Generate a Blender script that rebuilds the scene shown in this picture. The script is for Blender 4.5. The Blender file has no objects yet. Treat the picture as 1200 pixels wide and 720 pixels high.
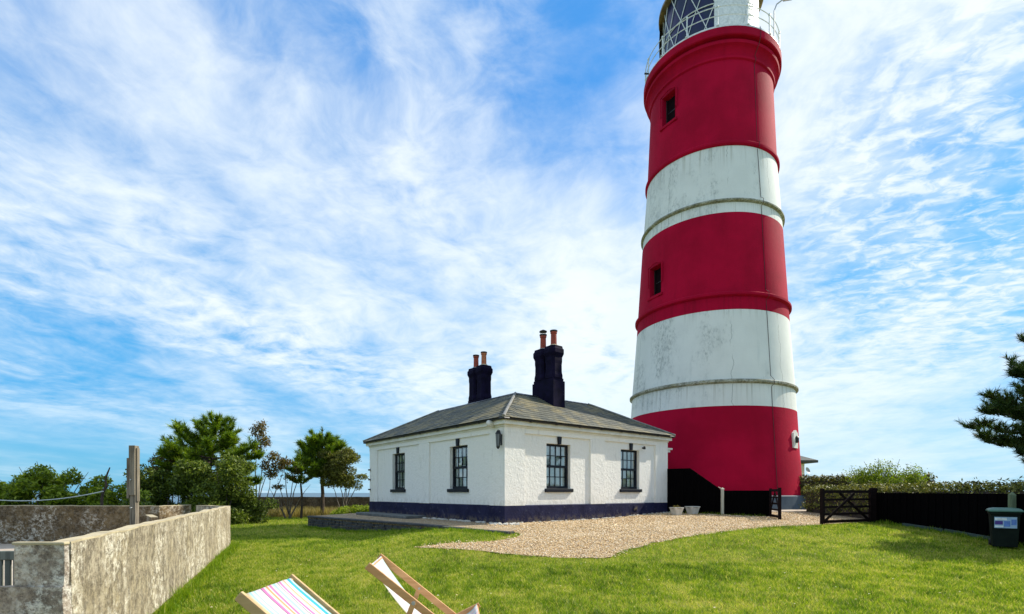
import bpy, bmesh, math, random
import numpy as np
from mathutils import Vector, Matrix, noise
from mathutils.geometry import delaunay_2d_cdt

PI = math.pi
R_ = math.radians
sc = bpy.context.scene
COL = sc.collection
random.seed(7)
rng = np.random.default_rng(7)

# ------------------------------------------------------------ camera
F = 613.0
cam_d = bpy.data.cameras.new("camera")
cam = bpy.data.objects.new("camera", cam_d)
COL.objects.link(cam)
cam.location = (0, 0, 1.1)
cam.rotation_euler = (R_(90), 0, 0)
cam_d.sensor_width = 36
cam_d.lens = 36 * F / 1200
cam_d.shift_y = (577 - 360) / 1200
cam_d.clip_start = 0.05
cam_d.clip_end = 20000
sc.camera = cam
sc.view_settings.view_transform = 'Standard'
sc.view_settings.look = 'None'
sc.view_settings.exposure = 0.38
sc.view_settings.gamma = 1.0

# ------------------------------------------------------------ sun and sky
SUN_AZ, SUN_EL = 25.0, 40.0           # azimuth counter-clockwise from +X
sd = Vector((math.cos(R_(SUN_AZ)) * math.cos(R_(SUN_EL)), math.sin(R_(SUN_AZ)) * math.cos(R_(SUN_EL)), math.sin(R_(SUN_EL))))
sun_d = bpy.data.lights.new("sun", 'SUN')
sun_d.energy = 4.8
sun_d.angle = R_(0.5)
sun_d.color = (1.0, 0.93, 0.80)
sun = bpy.data.objects.new("sun", sun_d)
COL.objects.link(sun)
sun.location = (30, 15, 40)
sun.rotation_euler = (-sd).to_track_quat('-Z', 'Y').to_euler()

world = bpy.data.worlds.new("World")
sc.world = world
world.use_nodes = True


class NT:
    """tiny node tree helper"""
    def __init__(s, tree):
        s.t = tree
        s.n = tree.nodes
        s.n.clear()

    def node(s, typ, **kw):
        n = s.n.new(typ)
        for k, v in kw.items():
            setattr(n, k, v)
        return n

    def put(s, sock, v):
        if isinstance(v, bpy.types.NodeSocket):
            s.t.links.new(v, sock)
        elif v is not None:
            if isinstance(v, (tuple, list)) and len(v) == 3 and sock.type == 'RGBA':
                v = (*v, 1)
            sock.default_value = v

    def math(s, op, a, b=None, c=None, clamp=False):
        n = s.node('ShaderNodeMath', operation=op, use_clamp=clamp)
        s.put(n.inputs[0], a)
        if b is not None: s.put(n.inputs[1], b)
        if c is not None: s.put(n.inputs[2], c)
        return n.outputs[0]

    def vmath(s, op, a, b=None, scale=None):
        n = s.node('ShaderNodeVectorMath', operation=op)
        s.put(n.inputs[0], a)
        if b is not None: s.put(n.inputs[1], b)
        if scale is not None: s.put(n.inputs[3], scale)
        return n.outputs[1] if op in ('DOT_PRODUCT', 'LENGTH', 'DISTANCE') else n.outputs[0]

    def mix(s, f, a, b, blend='MIX'):
        n = s.node('ShaderNodeMix', data_type='RGBA', blend_type=blend)
        s.put(n.inputs[0], f); s.put(n.inputs[6], a); s.put(n.inputs[7], b)
        return n.outputs[2]

    def noise(s, vec, scale, detail=4, rough=.5, dist=0.0, lac=2.0):
        n = s.node('ShaderNodeTexNoise')
        s.put(n.inputs['Vector'], vec)
        n.inputs['Scale'].default_value = scale
        n.inputs['Detail'].default_value = detail
        n.inputs['Roughness'].default_value = rough
        n.inputs['Lacunarity'].default_value = lac
        n.inputs['Distortion'].default_value = dist
        return n.outputs[0]

    def smooth(s, v, lo, hi, a=0.0, b=1.0):
        n = s.node('ShaderNodeMapRange', interpolation_type='SMOOTHSTEP')
        s.put(n.inputs[0], v)
        n.inputs[1].default_value = lo; n.inputs[2].default_value = hi
        n.inputs[3].default_value = a; n.inputs[4].default_value = b
        return n.outputs[0]

    def mapping(s, vec, loc=(0, 0, 0), rot=(0, 0, 0), scale=(1, 1, 1)):
        n = s.node('ShaderNodeMapping')
        s.put(n.inputs[0], vec)
        n.inputs[1].default_value = loc; n.inputs[2].default_value = rot; n.inputs[3].default_value = scale
        return n.outputs[0]

    def xyz(s, v):
        n = s.node('ShaderNodeSeparateXYZ'); s.put(n.inputs[0], v)
        return n.outputs[0], n.outputs[1], n.outputs[2]

    def comb(s, x, y, z):
        n = s.node('ShaderNodeCombineXYZ')
        s.put(n.inputs[0], x); s.put(n.inputs[1], y); s.put(n.inputs[2], z)
        return n.outputs[0]


def build_sky():
    w = NT(world.node_tree)
    out = w.node('ShaderNodeOutputWorld')
    bg = w.node('ShaderNodeBackground')
    bg.inputs[1].default_value = 0.10
    w.t.links.new(bg.outputs[0], out.inputs[0])
    sky = w.node('ShaderNodeTexSky', sky_type='NISHITA')
    sky.sun_disc = False
    sky.sun_elevation = R_(SUN_EL)
    sky.sun_rotation = R_(90 - SUN_AZ)
    sky.altitude = 20
    sky.air_density = 1.0
    sky.dust_density = 0.6
    sky.ozone_density = 2.0
    d = w.node('ShaderNodeTexCoord').outputs['Generated']
    dx, dy, dz = w.xyz(d)
    zz = w.math('ADD', w.math('MAXIMUM', dz, 0.0), 0.13)
    px = w.math('DIVIDE', dx, zz)
    py = w.math('DIVIDE', dy, zz)
    p = w.comb(px, py, 0.0)
    # +u runs along the cloud streets (towards about 16 deg right of +Y)
    pr = w.mapping(p, rot=(0, 0, R_(16 - 90)))
    wob = w.math('SUBTRACT', w.noise(pr, 1.3, 3, .5), .5)
    wv = w.comb(w.math('MULTIPLY', wob, .35), w.math('MULTIPLY', wob, .30), 0.0)

    def layer(loc, scale, ns, det, rough, dist=0.0):
        return w.math('SUBTRACT', w.noise(w.vmath('ADD', w.mapping(pr, loc=loc, scale=scale), wv), ns, det, rough, dist), .5)
    broad = layer((0.3, 4.1, 0), (.42, 1, 1), .75, 5, .5)
    mid = layer((5.2, 1.3, 0), (.72, 1, 1), 3.0, 7, .58)
    puff = layer((1.2, 7.3, 0), (1.0, .9, 1), 9.0, 5, .62, .3)
    ripple = w.noise(w.mapping(pr, loc=(3.1, 2.2, 0), scale=(1.25, .8, 1.0)), 17.0, 4, .6, .5)

    def bump(ax, el, r):      # soft patch of sky round one direction (azimuth right of +Y, elevation)
        v = Vector((math.sin(R_(ax)) * math.cos(R_(el)), math.cos(R_(ax)) * math.cos(R_(el)), math.sin(R_(el))))
        dd = w.vmath('DOT_PRODUCT', d, tuple(v))
        return w.smooth(dd, math.cos(R_(r)), math.cos(R_(r * .10)))
    cov = w.math('ADD', w.math('MULTIPLY', broad, 1.3), w.math('MULTIPLY', w.math('MULTIPLY', mid, w.smooth(dz, .02, .25, .55, 1.0)), 1.25))
    pm = w.math('MULTIPLY', w.smooth(broad, -.12, .12, .35, 1.0), w.smooth(dz, .05, .28, .15, 1.0))
    cov = w.math('ADD', cov, w.math('MULTIPLY', w.math('MULTIPLY', puff, 1.75), pm))
    cov = w.math('ADD', cov, 0.54)
    for ax, el, r, k in SKY_BUMPS:
        cov = w.math('ADD', cov, w.math('MULTIPLY', bump(ax, el, r), k))
    rm = bump(43, 24, 17)     # rippled altocumulus field on the right
    rip = w.math('MULTIPLY', w.smooth(ripple, .40, .68), w.math('MULTIPLY', rm, .52))
    cov = w.math('ADD', w.math('SUBTRACT', cov, w.math('MULTIPLY', rm, .26)), rip)
    veil = w.smooth(cov, -.12, 1.08)
    base = w.mix(1.0, sky.outputs[0], w.mix(w.smooth(dz, -.05, .42), SKY_TINT_LOW, SKY_TINT), 'MULTIPLY')
    blue = w.mix(w.smooth(dz, .02, .16), (1.7, 4.7, 7.0), (1.0, 3.9, 6.9))
    blue = w.mix(w.smooth(dz, .12, .62), blue, (1.05, 3.0, 6.5))
    base = w.mix(.72, base, blue)
    hs = w.node('ShaderNodeHueSaturation')
    hs.inputs['Saturation'].default_value = 1.10
    w.put(hs.inputs['Color'], base)
    low = w.smooth(dz, .0, .30)
    cloud = w.mix(low, (6.2, 7.6, 8.4), (7.6, 8.2, 8.5))
    shade = w.math('MULTIPLY', w.smooth(layer((9, 2, 0), (.6, 1, 1), 4.0, 5, .6), -.10, .16), .22)
    cloud = w.mix(shade, cloud, (5.2, 6.5, 8.0))
    colr = w.mix(w.math('MULTIPLY', veil, .97), hs.outputs[0], cloud)
    w.put(bg.inputs[0], colr)


SKY_TINT = (1.10, 1.50, 1.85)
SKY_TINT_LOW = (.50, .72, 1.00)
SKY_BUMPS = [  # (azimuth right of +Y, elevation, radius, added cover)
    (-2, 20, 20, .22), (-26, 27, 16, .14), (14, 14, 18, .26), (32, 34, 15, .30), (26, 10, 18, .20),
    (-42, 5, 15, -.32), (-18, 5, 13, -.14), (5, 42, 14, -.34), (-22, 38, 10, -.18), (30, 20, 9, -.16),
]
build_sky()


# ------------------------------------------------------------ mesh helpers
class MB:
    def __init__(s):
        s.v = []; s.f = []; s.m = []

    def add(s, vs, fs, mi=0):
        o = len(s.v)
        s.v.extend([tuple(v) for v in vs])
        s.f.extend([tuple(i + o for i in f) for f in fs])
        s.m.extend([mi] * len(fs))

    def box(s, lo, hi, M=None, mi=0):
        x0, y0, z0 = lo; x1, y1, z1 = hi
        vs = [Vector(p) for p in ((x0, y0, z0), (x1, y0, z0), (x1, y1, z0), (x0, y1, z0), (x0, y0, z1), (x1, y0, z1), (x1, y1, z1), (x0, y1, z1))]
        if M is not None: vs = [M @ v for v in vs]
        s.add(vs, [(3, 2, 1, 0), (4, 5, 6, 7), (0, 1, 5, 4), (1, 2, 6, 5), (2, 3, 7, 6), (3, 0, 4, 7)], mi)

    def bar(s, a, b, w, h, up=(0, 0, 1), mi=0):
        """box beam from a to b, w across, h along 'up'"""
        a = Vector(a); b = Vector(b); d = (b - a); L = d.length; d.normalize()
        side = d.cross(Vector(up))
        if side.length < 1e-4: side = d.cross(Vector((1, 0, 0)))
        side.normalize(); u = side.cross(d)
        M = Matrix((( d.x, side.x, u.x, a.x), (d.y, side.y, u.y, a.y), (d.z, side.z, u.z, a.z), (0, 0, 0, 1)))
        s.box((0, -w / 2, -h / 2), (L, w / 2, h / 2), M, mi)

    def tube(s, pts, rad, n=8, cap=True, mi=0):
        pts = [Vector(p) for p in pts]
        if not hasattr(rad, '__len__'): rad = [rad] * len(pts)
        vs = []; fs = []
        ref = Vector((0, 0, 1))
        for i, p in enumerate(pts):
            d = (pts[min(i + 1, len(pts) - 1)] - pts[max(i - 1, 0)]).normalized()
            if abs(d.dot(ref)) > .95: ref = Vector((1, 0, 0)) if abs(d.x) < .9 else Vector((0, 1, 0))
            a = d.cross(ref).normalized(); b = d.cross(a)
            for k in range(n):
                t = 2 * PI * k / n
                vs.append(p + (a * math.cos(t) + b * math.sin(t)) * rad[i])
        for i in range(len(pts) - 1):
            for k in range(n):
                k2 = (k + 1) % n
                fs.append((i * n + k, i * n + k2, (i + 1) * n + k2, (i + 1) * n + k))
        if cap:
            fs.append(tuple(range(n))[::-1]); fs.append(tuple((len(pts) - 1) * n + k for k in range(n)))
        s.add(vs, fs, mi)

    def lathe(s, prof, c=(0, 0, 0), n=32, a0=0.0, a1=2 * PI, cap=False, mi=0):
        """prof: list of (r, z) from the bottom up (outside)"""
        full = abs(a1 - a0 - 2 * PI) < 1e-6
        cols = n if full else n + 1
        vs = []
        for k in range(cols):
            t = a0 + (a1 - a0) * k / n
            for r, z in prof:
                vs.append((c[0] + r * math.cos(t), c[1] + r * math.sin(t), c[2] + z))
        m = len(prof); fs = []
        for k in range(n):
            k2 = (k + 1) % cols
            for i in range(m - 1):
                fs.append((k * m + i, k2 * m + i, k2 * m + i + 1, k * m + i + 1))
        if cap and full:
            fs.append(tuple(k * m + m - 1 for k in range(n)))
            fs.append(tuple(k * m for k in range(n))[::-1])
        s.add(vs, fs, mi)

    def mesh(s, name, mat, smooth=False):
        me = bpy.data.meshes.new(name)
        me.from_pydata(s.v, [], s.f)
        mats = mat if isinstance(mat, (list, tuple)) else [mat]
        for m in mats: me.materials.append(m)
        if len(mats) > 1: me.polygons.foreach_set('material_index', s.m)
        if smooth:
            me.polygons.foreach_set('use_smooth', [True] * len(me.polygons))
            try: me.set_sharp_from_angle(angle=R_(35))
            except Exception: pass
        me.update()
        return me

    def build(s, name, mat, parent=None, smooth=False, label=None):
        return link(name, s.mesh(name, mat, smooth), parent, label=label)


def link(name, me, parent=None, loc=None, label=None):
    o = bpy.data.objects.new(name, me)
    COL.objects.link(o)
    if parent is not None: o.parent = parent
    if loc is not None: o.location = loc
    if label: o['label'] = label
    return o


def empty(name, loc, rz=0.0):
    o = bpy.data.objects.new(name, None)
    o.empty_display_size = .2
    COL.objects.link(o)
    o.location = loc; o.rotation_euler = (0, 0, rz)
    return o


def tag(o, label=None, cat=None, group=None, kind=None):
    if label: o['label'] = label
    if cat: o['category'] = cat
    if group: o['group'] = group
    if kind: o['kind'] = kind
    return o


def bevel(o, w=.01, seg=2):
    m = o.modifiers.new('bevel', 'BEVEL'); m.width = w; m.segments = seg; m.limit_method = 'ANGLE'
    return o


def at(px, py, Y):
    return Vector(((px - 600) / F * Y, Y, 1.1 + (577 - py) / F * Y))


# ------------------------------------------------------------ materials
def pbsdf(name):
    m = bpy.data.materials.new(name); m.use_nodes = True
    t = NT(m.node_tree)
    out = t.node('ShaderNodeOutputMaterial'); b = t.node('ShaderNodeBsdfPrincipled')
    t.t.links.new(b.outputs[0], out.inputs[0])
    return m, t, b, out


def add_bump(t, b, height, strength=.4, dist=.01):
    n = t.node('ShaderNodeBump')
    n.inputs['Strength'].default_value = strength; n.inputs['Distance'].default_value = dist
    t.put(n.inputs['Height'], height)
    t.put(b.inputs['Normal'], n.outputs[0])


def obj_co(t):
    return t.node('ShaderNodeTexCoord').outputs['Object']


def world_co(t):
    return t.node('ShaderNodeNewGeometry').outputs['Position']


def simple(name, c1, c2=None, scale=6, rough=.7, bump=0, bscale=30, metal=0, detail=5, spec=None):
    m, t, b, o = pbsdf(name)
    co = obj_co(t)
    c2 = c2 or tuple(x * .7 for x in c1)
    n = t.noise(co, scale, detail, .6)
    t.put(b.inputs['Base Color'], t.mix(t.smooth(n, .32, .68), c1, c2))
    b.inputs['Roughness'].default_value = rough
    b.inputs['Metallic'].default_value = metal
    if spec is not None: b.inputs['Specular IOR Level'].default_value = spec
    if bump: add_bump(t, b, t.noise(co, bscale, 5, .6), bump, .01)
    return m


def wood(name, c1, c2, rough=.6, axis=0, scale=7, bump=.25, spec=.4):
    m, t, b, o = pbsdf(name)
    b.inputs['Specular IOR Level'].default_value = spec
    co = obj_co(t)
    sc_ = [14, 14, 14]; sc_[axis] = .9
    g = t.noise(t.mapping(co, scale=tuple(sc_)), scale / 4, 6, .65, .6)
    t.put(b.inputs['Base Color'], t.mix(t.smooth(g, .3, .7), c1, c2))
    b.inputs['Roughness'].default_value = rough
    add_bump(t, b, g, bump, .004)
    return m


def render_wall_mat(name, white, stipple=True):
    m, t, b, o = pbsdf(name)
    co = obj_co(t)
    big = t.noise(co, 1.1, 5, .6)
    dirt = t.noise(t.mapping(co, scale=(3, 3, .8)), 2.2, 6, .65)
    c = t.mix(t.smooth(dirt, .55, .8), white, tuple(x * .80 for x in white))
    c = t.mix(t.smooth(big, .6, .8, 0, .45), c, tuple(x * f for x, f in zip(white, (.86, .85, .78))))
    zz_ = t.xyz(co)[2]
    splash = t.math('MULTIPLY', t.smooth(zz_, .62, 1.05, 1, 0), t.smooth(t.noise(t.mapping(co, scale=(2, 2, 1)), 3.0, 7, .75), .45, .62))
    c = t.mix(t.math('MULTIPLY', splash, .4), c, (.42, .40, .33))
    drip = t.math('MULTIPLY', t.smooth(t.noise(t.mapping(co, scale=(6, 6, .25)), 2.5, 5, .7), .56, .68), t.smooth(t.noise(co, .8, 2, .5), .45, .6))
    c = t.mix(t.math('MULTIPLY', drip, .35), c, (.50, .50, .44))
    t.put(b.inputs['Base Color'], c)
    b.inputs['Roughness'].default_value = .75
    b.inputs['Specular IOR Level'].default_value = .3
    n1 = t.noise(co, 7, 6, .68, .2)
    n2 = t.noise(co, 30, 3, .6)
    h = t.math('ADD', t.smooth(n1, .35, .7), t.math('MULTIPLY', n2, .35))
    add_bump(t, b, h, .36 if stipple else .2, .03)
    return m


def tower_paint(name, base, dark, kind, z_marks=()):
    """weathered masonry paint; kind 'white' gets grey damp stains and hairline cracks"""
    m, t, b, o = pbsdf(name)
    co = obj_co(t)
    x, y, z = t.xyz(co)
    th = t.math('ARCTAN2', y, x)
    cyl = t.comb(t.math('MULTIPLY', th, 4.2), z, 0.0)
    big = t.noise(cyl, .35, 5, .6)
    streak = t.noise(t.mapping(cyl, scale=(2.0, .25, 1)), 1.2, 6, .65)
    c = t.mix(t.smooth(big, .35, .65, 0, .8), base, dark)
    # rust and damp runs below every string course
    runs = t.smooth(t.noise(t.mapping(cyl, scale=(3.5, .06, 1)), 2.2, 5, .7), .50, .66)
    for zm in (6.62, 11.05, 15.98, 19.0):
        below = t.math('MULTIPLY', t.smooth(t.math('SUBTRACT', zm, z), -.02, .05), t.smooth(t.math('SUBTRACT', zm, z), .1, 1.5, 1, 0))
        c = t.mix(t.math('MULTIPLY', t.math('MULTIPLY', below, runs), .55 if kind == 'white' else .4), c, (.30, .28, .20) if kind == 'white' else (.16, .004, .014))
    if kind == 'white':
        side = t.math('COSINE', t.math('SUBTRACT', th, R_(-110.7 - 48)))
        patch = t.smooth(t.math('ADD', t.noise(t.mapping(cyl, scale=(1, .6, 1)), .8, 4, .6), t.math('MULTIPLY', side, .20)), .60, .80)
        stain = t.math('MULTIPLY', patch, t.smooth(t.noise(t.mapping(cyl, scale=(1.6, .8, 1)), 4.5, 10, .82), .46, .62))
        c = t.mix(t.math('MULTIPLY', stain, .62), c, (.20, .23, .22))
        c = t.mix(t.math('MULTIPLY', t.math('MULTIPLY', patch, t.smooth(streak, .4, .7)), .35), c, (.34, .37, .35))
        pits = t.smooth(t.noise(cyl, 16, 3, .7), .70, .78)
        c = t.mix(t.math('MULTIPLY', pits, .5), c, (.2, .2, .2))
        c = t.mix(t.smooth(streak, .55, .8, 0, .35), c, (.45, .50, .49))
        wob = t.math('ADD', t.math('MULTIPLY', t.math('SUBTRACT', t.noise(t.comb(0.0, z, 0.0), 1.1, 5, .6), .5), .14),
                     t.math('MULTIPLY', t.math('SUBTRACT', t.noise(t.comb(3.0, z, 0.0), 6, 4, .6), .5), .03))
        for k, a in enumerate((-34, 14, 52, -62)):
            aa = R_(-110.7 + a)
            dlt = t.math('ABSOLUTE', t.math('SUBTRACT', t.math('ADD', th, t.math('MULTIPLY', wob, 1 if k % 2 else -1)), aa))
            line = t.smooth(dlt, .0008, .0036, 1, 0)
            gap = t.smooth(t.noise(t.comb(float(k) * 3, z, 0.0), .6, 2, .5), .42, .5)
            c = t.mix(t.math('MULTIPLY', t.math('MULTIPLY', line, gap), .75), c, (.10, .11, .10))
    else:
        c = t.mix(t.smooth(streak, .5, .8, 0, .45), c, tuple(q * .62 for q in base))
        c = t.mix(t.smooth(t.noise(cyl, 9, 5, .7), .66, .76, 0, .35), c, tuple(min(1, q * 1.4 + .05) for q in base))
    t.put(b.inputs['Base Color'], c)
    b.inputs['Roughness'].default_value = .78
    b.inputs['Specular IOR Level'].default_value = .07 if kind != 'white' else .2
    br = t.noise(cyl, 7, 5, .65)
    fine = t.noise(cyl, 28, 3, .6)
    courses = t.math('ABSOLUTE', t.math('SINE', t.math('MULTIPLY', z, PI / .45)))
    h = t.math('ADD', t.math('ADD', t.math('MULTIPLY', br, .6), t.math('MULTIPLY', fine, .3)), t.math('MULTIPLY', t.smooth(courses, 0, .08), .12))
    add_bump(t, b, h, .38, .03)
    return m


def lichen_concrete(name, cols, streaks=True, dark_amt=.6):
    """old rendered wall: body, dark grime, pale lichen, ochre"""
    m, t, b, o = pbsdf(name)
    co = world_co(t)
    body, dark, pale, ochre = cols
    st = t.mapping(co, scale=(1.6, 1.6, 1.35)) if streaks else t.mapping(co, scale=(1.2, 1.2, 1.2))
    n1 = t.noise(st, 4.6, 10, .78)
    n2 = t.noise(t.mapping(co, loc=(7, 3, 1), scale=(1, 1, 1.3)), 10, 10, .80, .2)
    n3 = t.noise(t.mapping(co, loc=(1, 9, 4)), 1.4, 5, .6)
    n4 = t.noise(st, 11, 6, .7)
    run = t.noise(t.mapping(co, scale=(3.2, 3.2, .45) if streaks else (1, 1, .9)), 2.4, 6, .66)
    patch = t.noise(t.mapping(co, loc=(4, 4, 4)), 1.1, 4, .6)
    c = t.mix(t.smooth(n3, .35, .7), body, ochre)
    c = t.mix(t.smooth(n1, .40, .62, 0, dark_amt), c, dark)
    dk = t.math('MULTIPLY', t.smooth(run, .44, .62), t.smooth(n4, .40, .58))
    c = t.mix(t.math('MULTIPLY', dk, .7), c, tuple(q * .7 for q in dark))
    pm = t.smooth(t.math('ADD', t.math('MULTIPLY', run, -.5), t.math('ADD', patch, .22)), .40, .58)
    c = t.mix(t.math('MULTIPLY', t.smooth(n2, .46, .60, 0, .95), t.math('MULTIPLY_ADD', pm, .85, .15)), c, pale)
    n5 = t.noise(t.mapping(co, loc=(3, 5, 2)), 30, 4, .75)
    c = t.mix(t.smooth(n5, .54, .66, 0, .6), c, tuple(q * .7 for q in dark))
    t.put(b.inputs['Base Color'], c)
    b.inputs['Roughness'].default_value = .95
    b.inputs['Specular IOR Level'].default_value = .1
    h = t.math('ADD', n2, t.math('ADD', n1, t.math('MULTIPLY', n4, .6)))
    add_bump(t, b, h, .8, .03)
    return m


def leaf_mat(name, cols, transl=.35, rough=.55):
    """foliage: colour varies leaf by leaf through the 'tint' attribute"""
    m, t, b, out = pbsdf(name)
    at_ = t.node('ShaderNodeAttribute', attribute_name='tint')
    cr = t.node('ShaderNodeValToRGB')
    t.put(cr.inputs[0], at_.outputs['Fac'])
    els = cr.color_ramp.elements
    n = len(cols)
    els[0].position = 0; els[0].color = (*cols[0], 1)
    els[1].position = 1; els[1].color = (*cols[-1], 1)
    for i in range(1, n - 1):
        e = els.new(i / (n - 1)); e.color = (*cols[i], 1)
    t.put(b.inputs['Base Color'], cr.outputs[0])
    b.inputs['Roughness'].default_value = rough
    b.inputs['Specular IOR Level'].default_value = .3
    tr = t.node('ShaderNodeBsdfTranslucent')
    t.put(tr.inputs[0], t.mix(1.0, cr.outputs[0], (1.3, 1.35, .55), 'MULTIPLY'))
    mx = t.node('ShaderNodeMixShader'); mx.inputs[0].default_value = transl
    t.t.links.new(b.outputs[0], mx.inputs[1]); t.t.links.new(tr.outputs[0], mx.inputs[2])
    t.t.links.new(mx.outputs[0], out.inputs[0])
    return m


def glass_mat(name, tint, clear=True):
    m, t, b, out = pbsdf(name)
    if not clear:
        b.inputs['Base Color'].default_value = (*tint, 1)
        b.inputs['Roughness'].default_value = .08
        b.inputs['Specular IOR Level'].default_value = .8
        return m
    tr = t.node('ShaderNodeBsdfTransparent'); tr.inputs[0].default_value = (*tint, 1)
    gl = t.node('ShaderNodeBsdfGlossy'); gl.inputs['Roughness'].default_value = .02
    fr = t.node('ShaderNodeFresnel'); fr.inputs[0].default_value = 1.5
    mx = t.node('ShaderNodeMixShader')
    t.put(mx.inputs[0], t.math('ADD', t.math('MULTIPLY', fr.outputs[0], 2.4), .14, clamp=True))
    t.t.links.new(tr.outputs[0], mx.inputs[1]); t.t.links.new(gl.outputs[0], mx.inputs[2])
    t.t.links.new(mx.outputs[0], out.inputs[0])
    return m


def text_mesh(s, size, name, mat, parent, loc, rot, depth=.004):
    cu = bpy.data.curves.new(name, 'FONT'); cu.body = s; cu.size = size; cu.extrude = depth
    cu.align_x = 'CENTER'; cu.align_y = 'CENTER'
    tmp = bpy.data.objects.new(name + '_tmp', cu); COL.objects.link(tmp)
    dg = bpy.context.evaluated_depsgraph_get()
    me = bpy.data.meshes.new_from_object(tmp.evaluated_get(dg))
    bpy.data.objects.remove(tmp); me.materials.clear(); me.materials.append(mat)
    o = link(name, me, parent, loc); o.rotation_euler = rot
    return o


M = {}
M['red'] = tower_paint('red masonry paint', (.44, .0035, .033), (.30, .0025, .022), 'red')
M['white'] = tower_paint('white masonry paint', (.765, .775, .73), (.68, .69, .65), 'white')
M['ringwhite'] = lichen_concrete('lichened white moulding', ((.42, .42, .35), (.14, .14, .10), (.62, .62, .56), (.32, .30, .18)), False, .8)
M['slateblue'] = simple('slate blue plinth paint', (.075, .11, .145), (.045, .07, .10), 1.5, .6, .3, 9)
M['wall'] = render_wall_mat('white wall render', (.84, .82, .76))
M['trimwhite'] = simple('white trim paint', (.78, .77, .70), (.66, .64, .56), 2.5, .55, .15, 20)
M['ironwhite'] = simple('white painted iron', (.74, .76, .74), (.55, .58, .56), 8, .45)
M['plinth'], _t, _b, _o = pbsdf('navy plinth paint')
_co = obj_co(_t)
_c = _t.mix(_t.smooth(_t.noise(_co, 2.2, 5, .6), .35, .65), (.019, .020, .058), (.011, .011, .038))
_c = _t.mix(_t.smooth(_t.noise(_co, 5, 8, .78), .57, .66, 0, .6), _c, (.10, .10, .13))
_c = _t.mix(_t.math('MULTIPLY', _t.smooth(_t.xyz(_co)[2], .0, .32, .8, 0), _t.smooth(_t.noise(_co, 6, 6, .7), .42, .58)), _c, (.16, .13, .09))
_t.put(_b.inputs['Base Color'], _c); _b.inputs['Roughness'].default_value = .7; _b.inputs['Specular IOR Level'].default_value = .12
add_bump(_t, _b, _t.noise(_co, 5, 7, .7), .9, .03)
M['navy'] = simple('dark navy chimney paint', (.0085, .0060, .026), (.0045, .0035, .013), 3, .8, .7, 8, spec=.08)
M['sash'] = simple('dark sash paint', (.008, .012, .022), (.005, .007, .012), 5, .5, spec=.25)
M['pot'] = simple('terracotta', (.36, .055, .025), (.25, .04, .02), 7, .75, .3, 25)
M['sootpot'] = simple('soot black metal', (.02, .015, .015), None, 5, .6)
M['orangepot'] = simple('orange terracotta', (.50, .17, .07), (.36, .10, .04), 7, .75, .3, 25)
M['lead'] = simple('lead flashing', (.24, .235, .21), (.13, .13, .12), 5, .6, .3, 10)
M['gutter'] = simple('black gutter', (.018, .020, .022), None, 5, .45)
M['glass'] = glass_mat('window glass', (.82, .90, .90))
M['net'] = simple('net curtain', (.86, .88, .86), (.66, .70, .70), 7, .9)
M['lampglass'] = glass_mat('lamp glass', (.12, .12, .11), False)
M['lanternglass'] = simple('dark blue lantern glass', (.010, .010, .085), (.015, .03, .06), 1.2, .25, spec=.25)
M['voidglass'] = simple('dark recess pane', (.012, .006, .008), None, 5, .8, spec=.05)  # near-black pane: darkness of the window recess put into its colour
M['cable'] = simple('dark conductor strip', (.07, .03, .03), None, 5, .7)
M['darkglass'] = glass_mat('dark glass', (.01, .01, .012), False)
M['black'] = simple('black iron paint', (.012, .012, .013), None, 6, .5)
M['fence'] = wood('black stained boards', (.0032, .0028, .0032), (.0016, .0014, .0016), .95, 2, 7, .25, .02)
M['gate'] = wood('dark stained gate timber', (.014, .007, .007), (.006, .0035, .0035), .85, 0, 7, .25, .1)
M['oldwood'] = wood('weathered grey timber', (.27, .23, .17), (.085, .07, .05), .9, 2, 8, .6)
M['bench'] = wood('greyed bench timber', (.20, .21, .17), (.10, .105, .085), .85, 2, 8, .4)
M['mosspost'] = wood('mossy green timber', (.16, .20, .11), (.09, .12, .07), .9, 2, 8, .4)
M['palewood'] = wood('pale painted post timber', (.62, .58, .47), (.48, .44, .33), .7, 2)
M['chairwood'] = wood('varnished deckchair timber', (.62, .42, .21), (.46, .29, .13), .4, 0, 6, .15)
M['chairwood2'] = wood('orange varnished deckchair timber', (.64, .35, .15), (.50, .25, .09), .35, 0, 6, .15)
M['nearwall'] = lichen_concrete('weathered wall render', ((.50, .43, .31), (.14, .115, .08), (.80, .74, .60), (.42, .35, .22)), True, .85)
M['pierwall'] = lichen_concrete('grey lichened render', ((.56, .46, .36), (.13, .10, .08), (.84, .78, .68), (.42, .32, .21)), False, .85)
M['brownwall'] = lichen_concrete('brown lichened render', ((.17, .12, .07), (.06, .042, .024), (.62, .56, .46), (.24, .165, .08)), False, .7)
M['coping'] = simple('pale weathered coping', (.52, .44, .28), (.36, .30, .19), 6, .9, .7, 18)
M['farwall'] = lichen_concrete('dark old wall', ((.085, .06, .042), (.03, .022, .016), (.16, .12, .09), (.11, .07, .04)), False, .6)
M['stone'] = simple('dark terrace stone', (.075, .075, .075), (.035, .036, .04), 5, .85, .8, 14)
M['slabstone'] = simple('grey paving slab', (.15, .16, .155), (.08, .09, .09), 4, .8, .5, 14)
M['palestone'] = simple('pale cobble', (.62, .60, .54), (.40, .38, .33), 9, .8, .4, 20)
M['paving'] = simple('concrete paving', (.50, .42, .33), (.38, .31, .24), 3, .9, .4, 20)
M['bark'] = simple('rough bark', (.085, .060, .042), (.04, .028, .02), 9, .95, .9, 16)
M['palebark'] = simple('grey bark', (.17, .14, .11), (.09, .07, .055), 9, .95, .8, 16)
M['white_plastic'] = simple('white planter', (.68, .66, .60), (.52, .50, .44), 5, .5, .2, 20)
M['soil'] = simple('potting soil', (.06, .045, .035), None, 20, .95, .8, 40)
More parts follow.
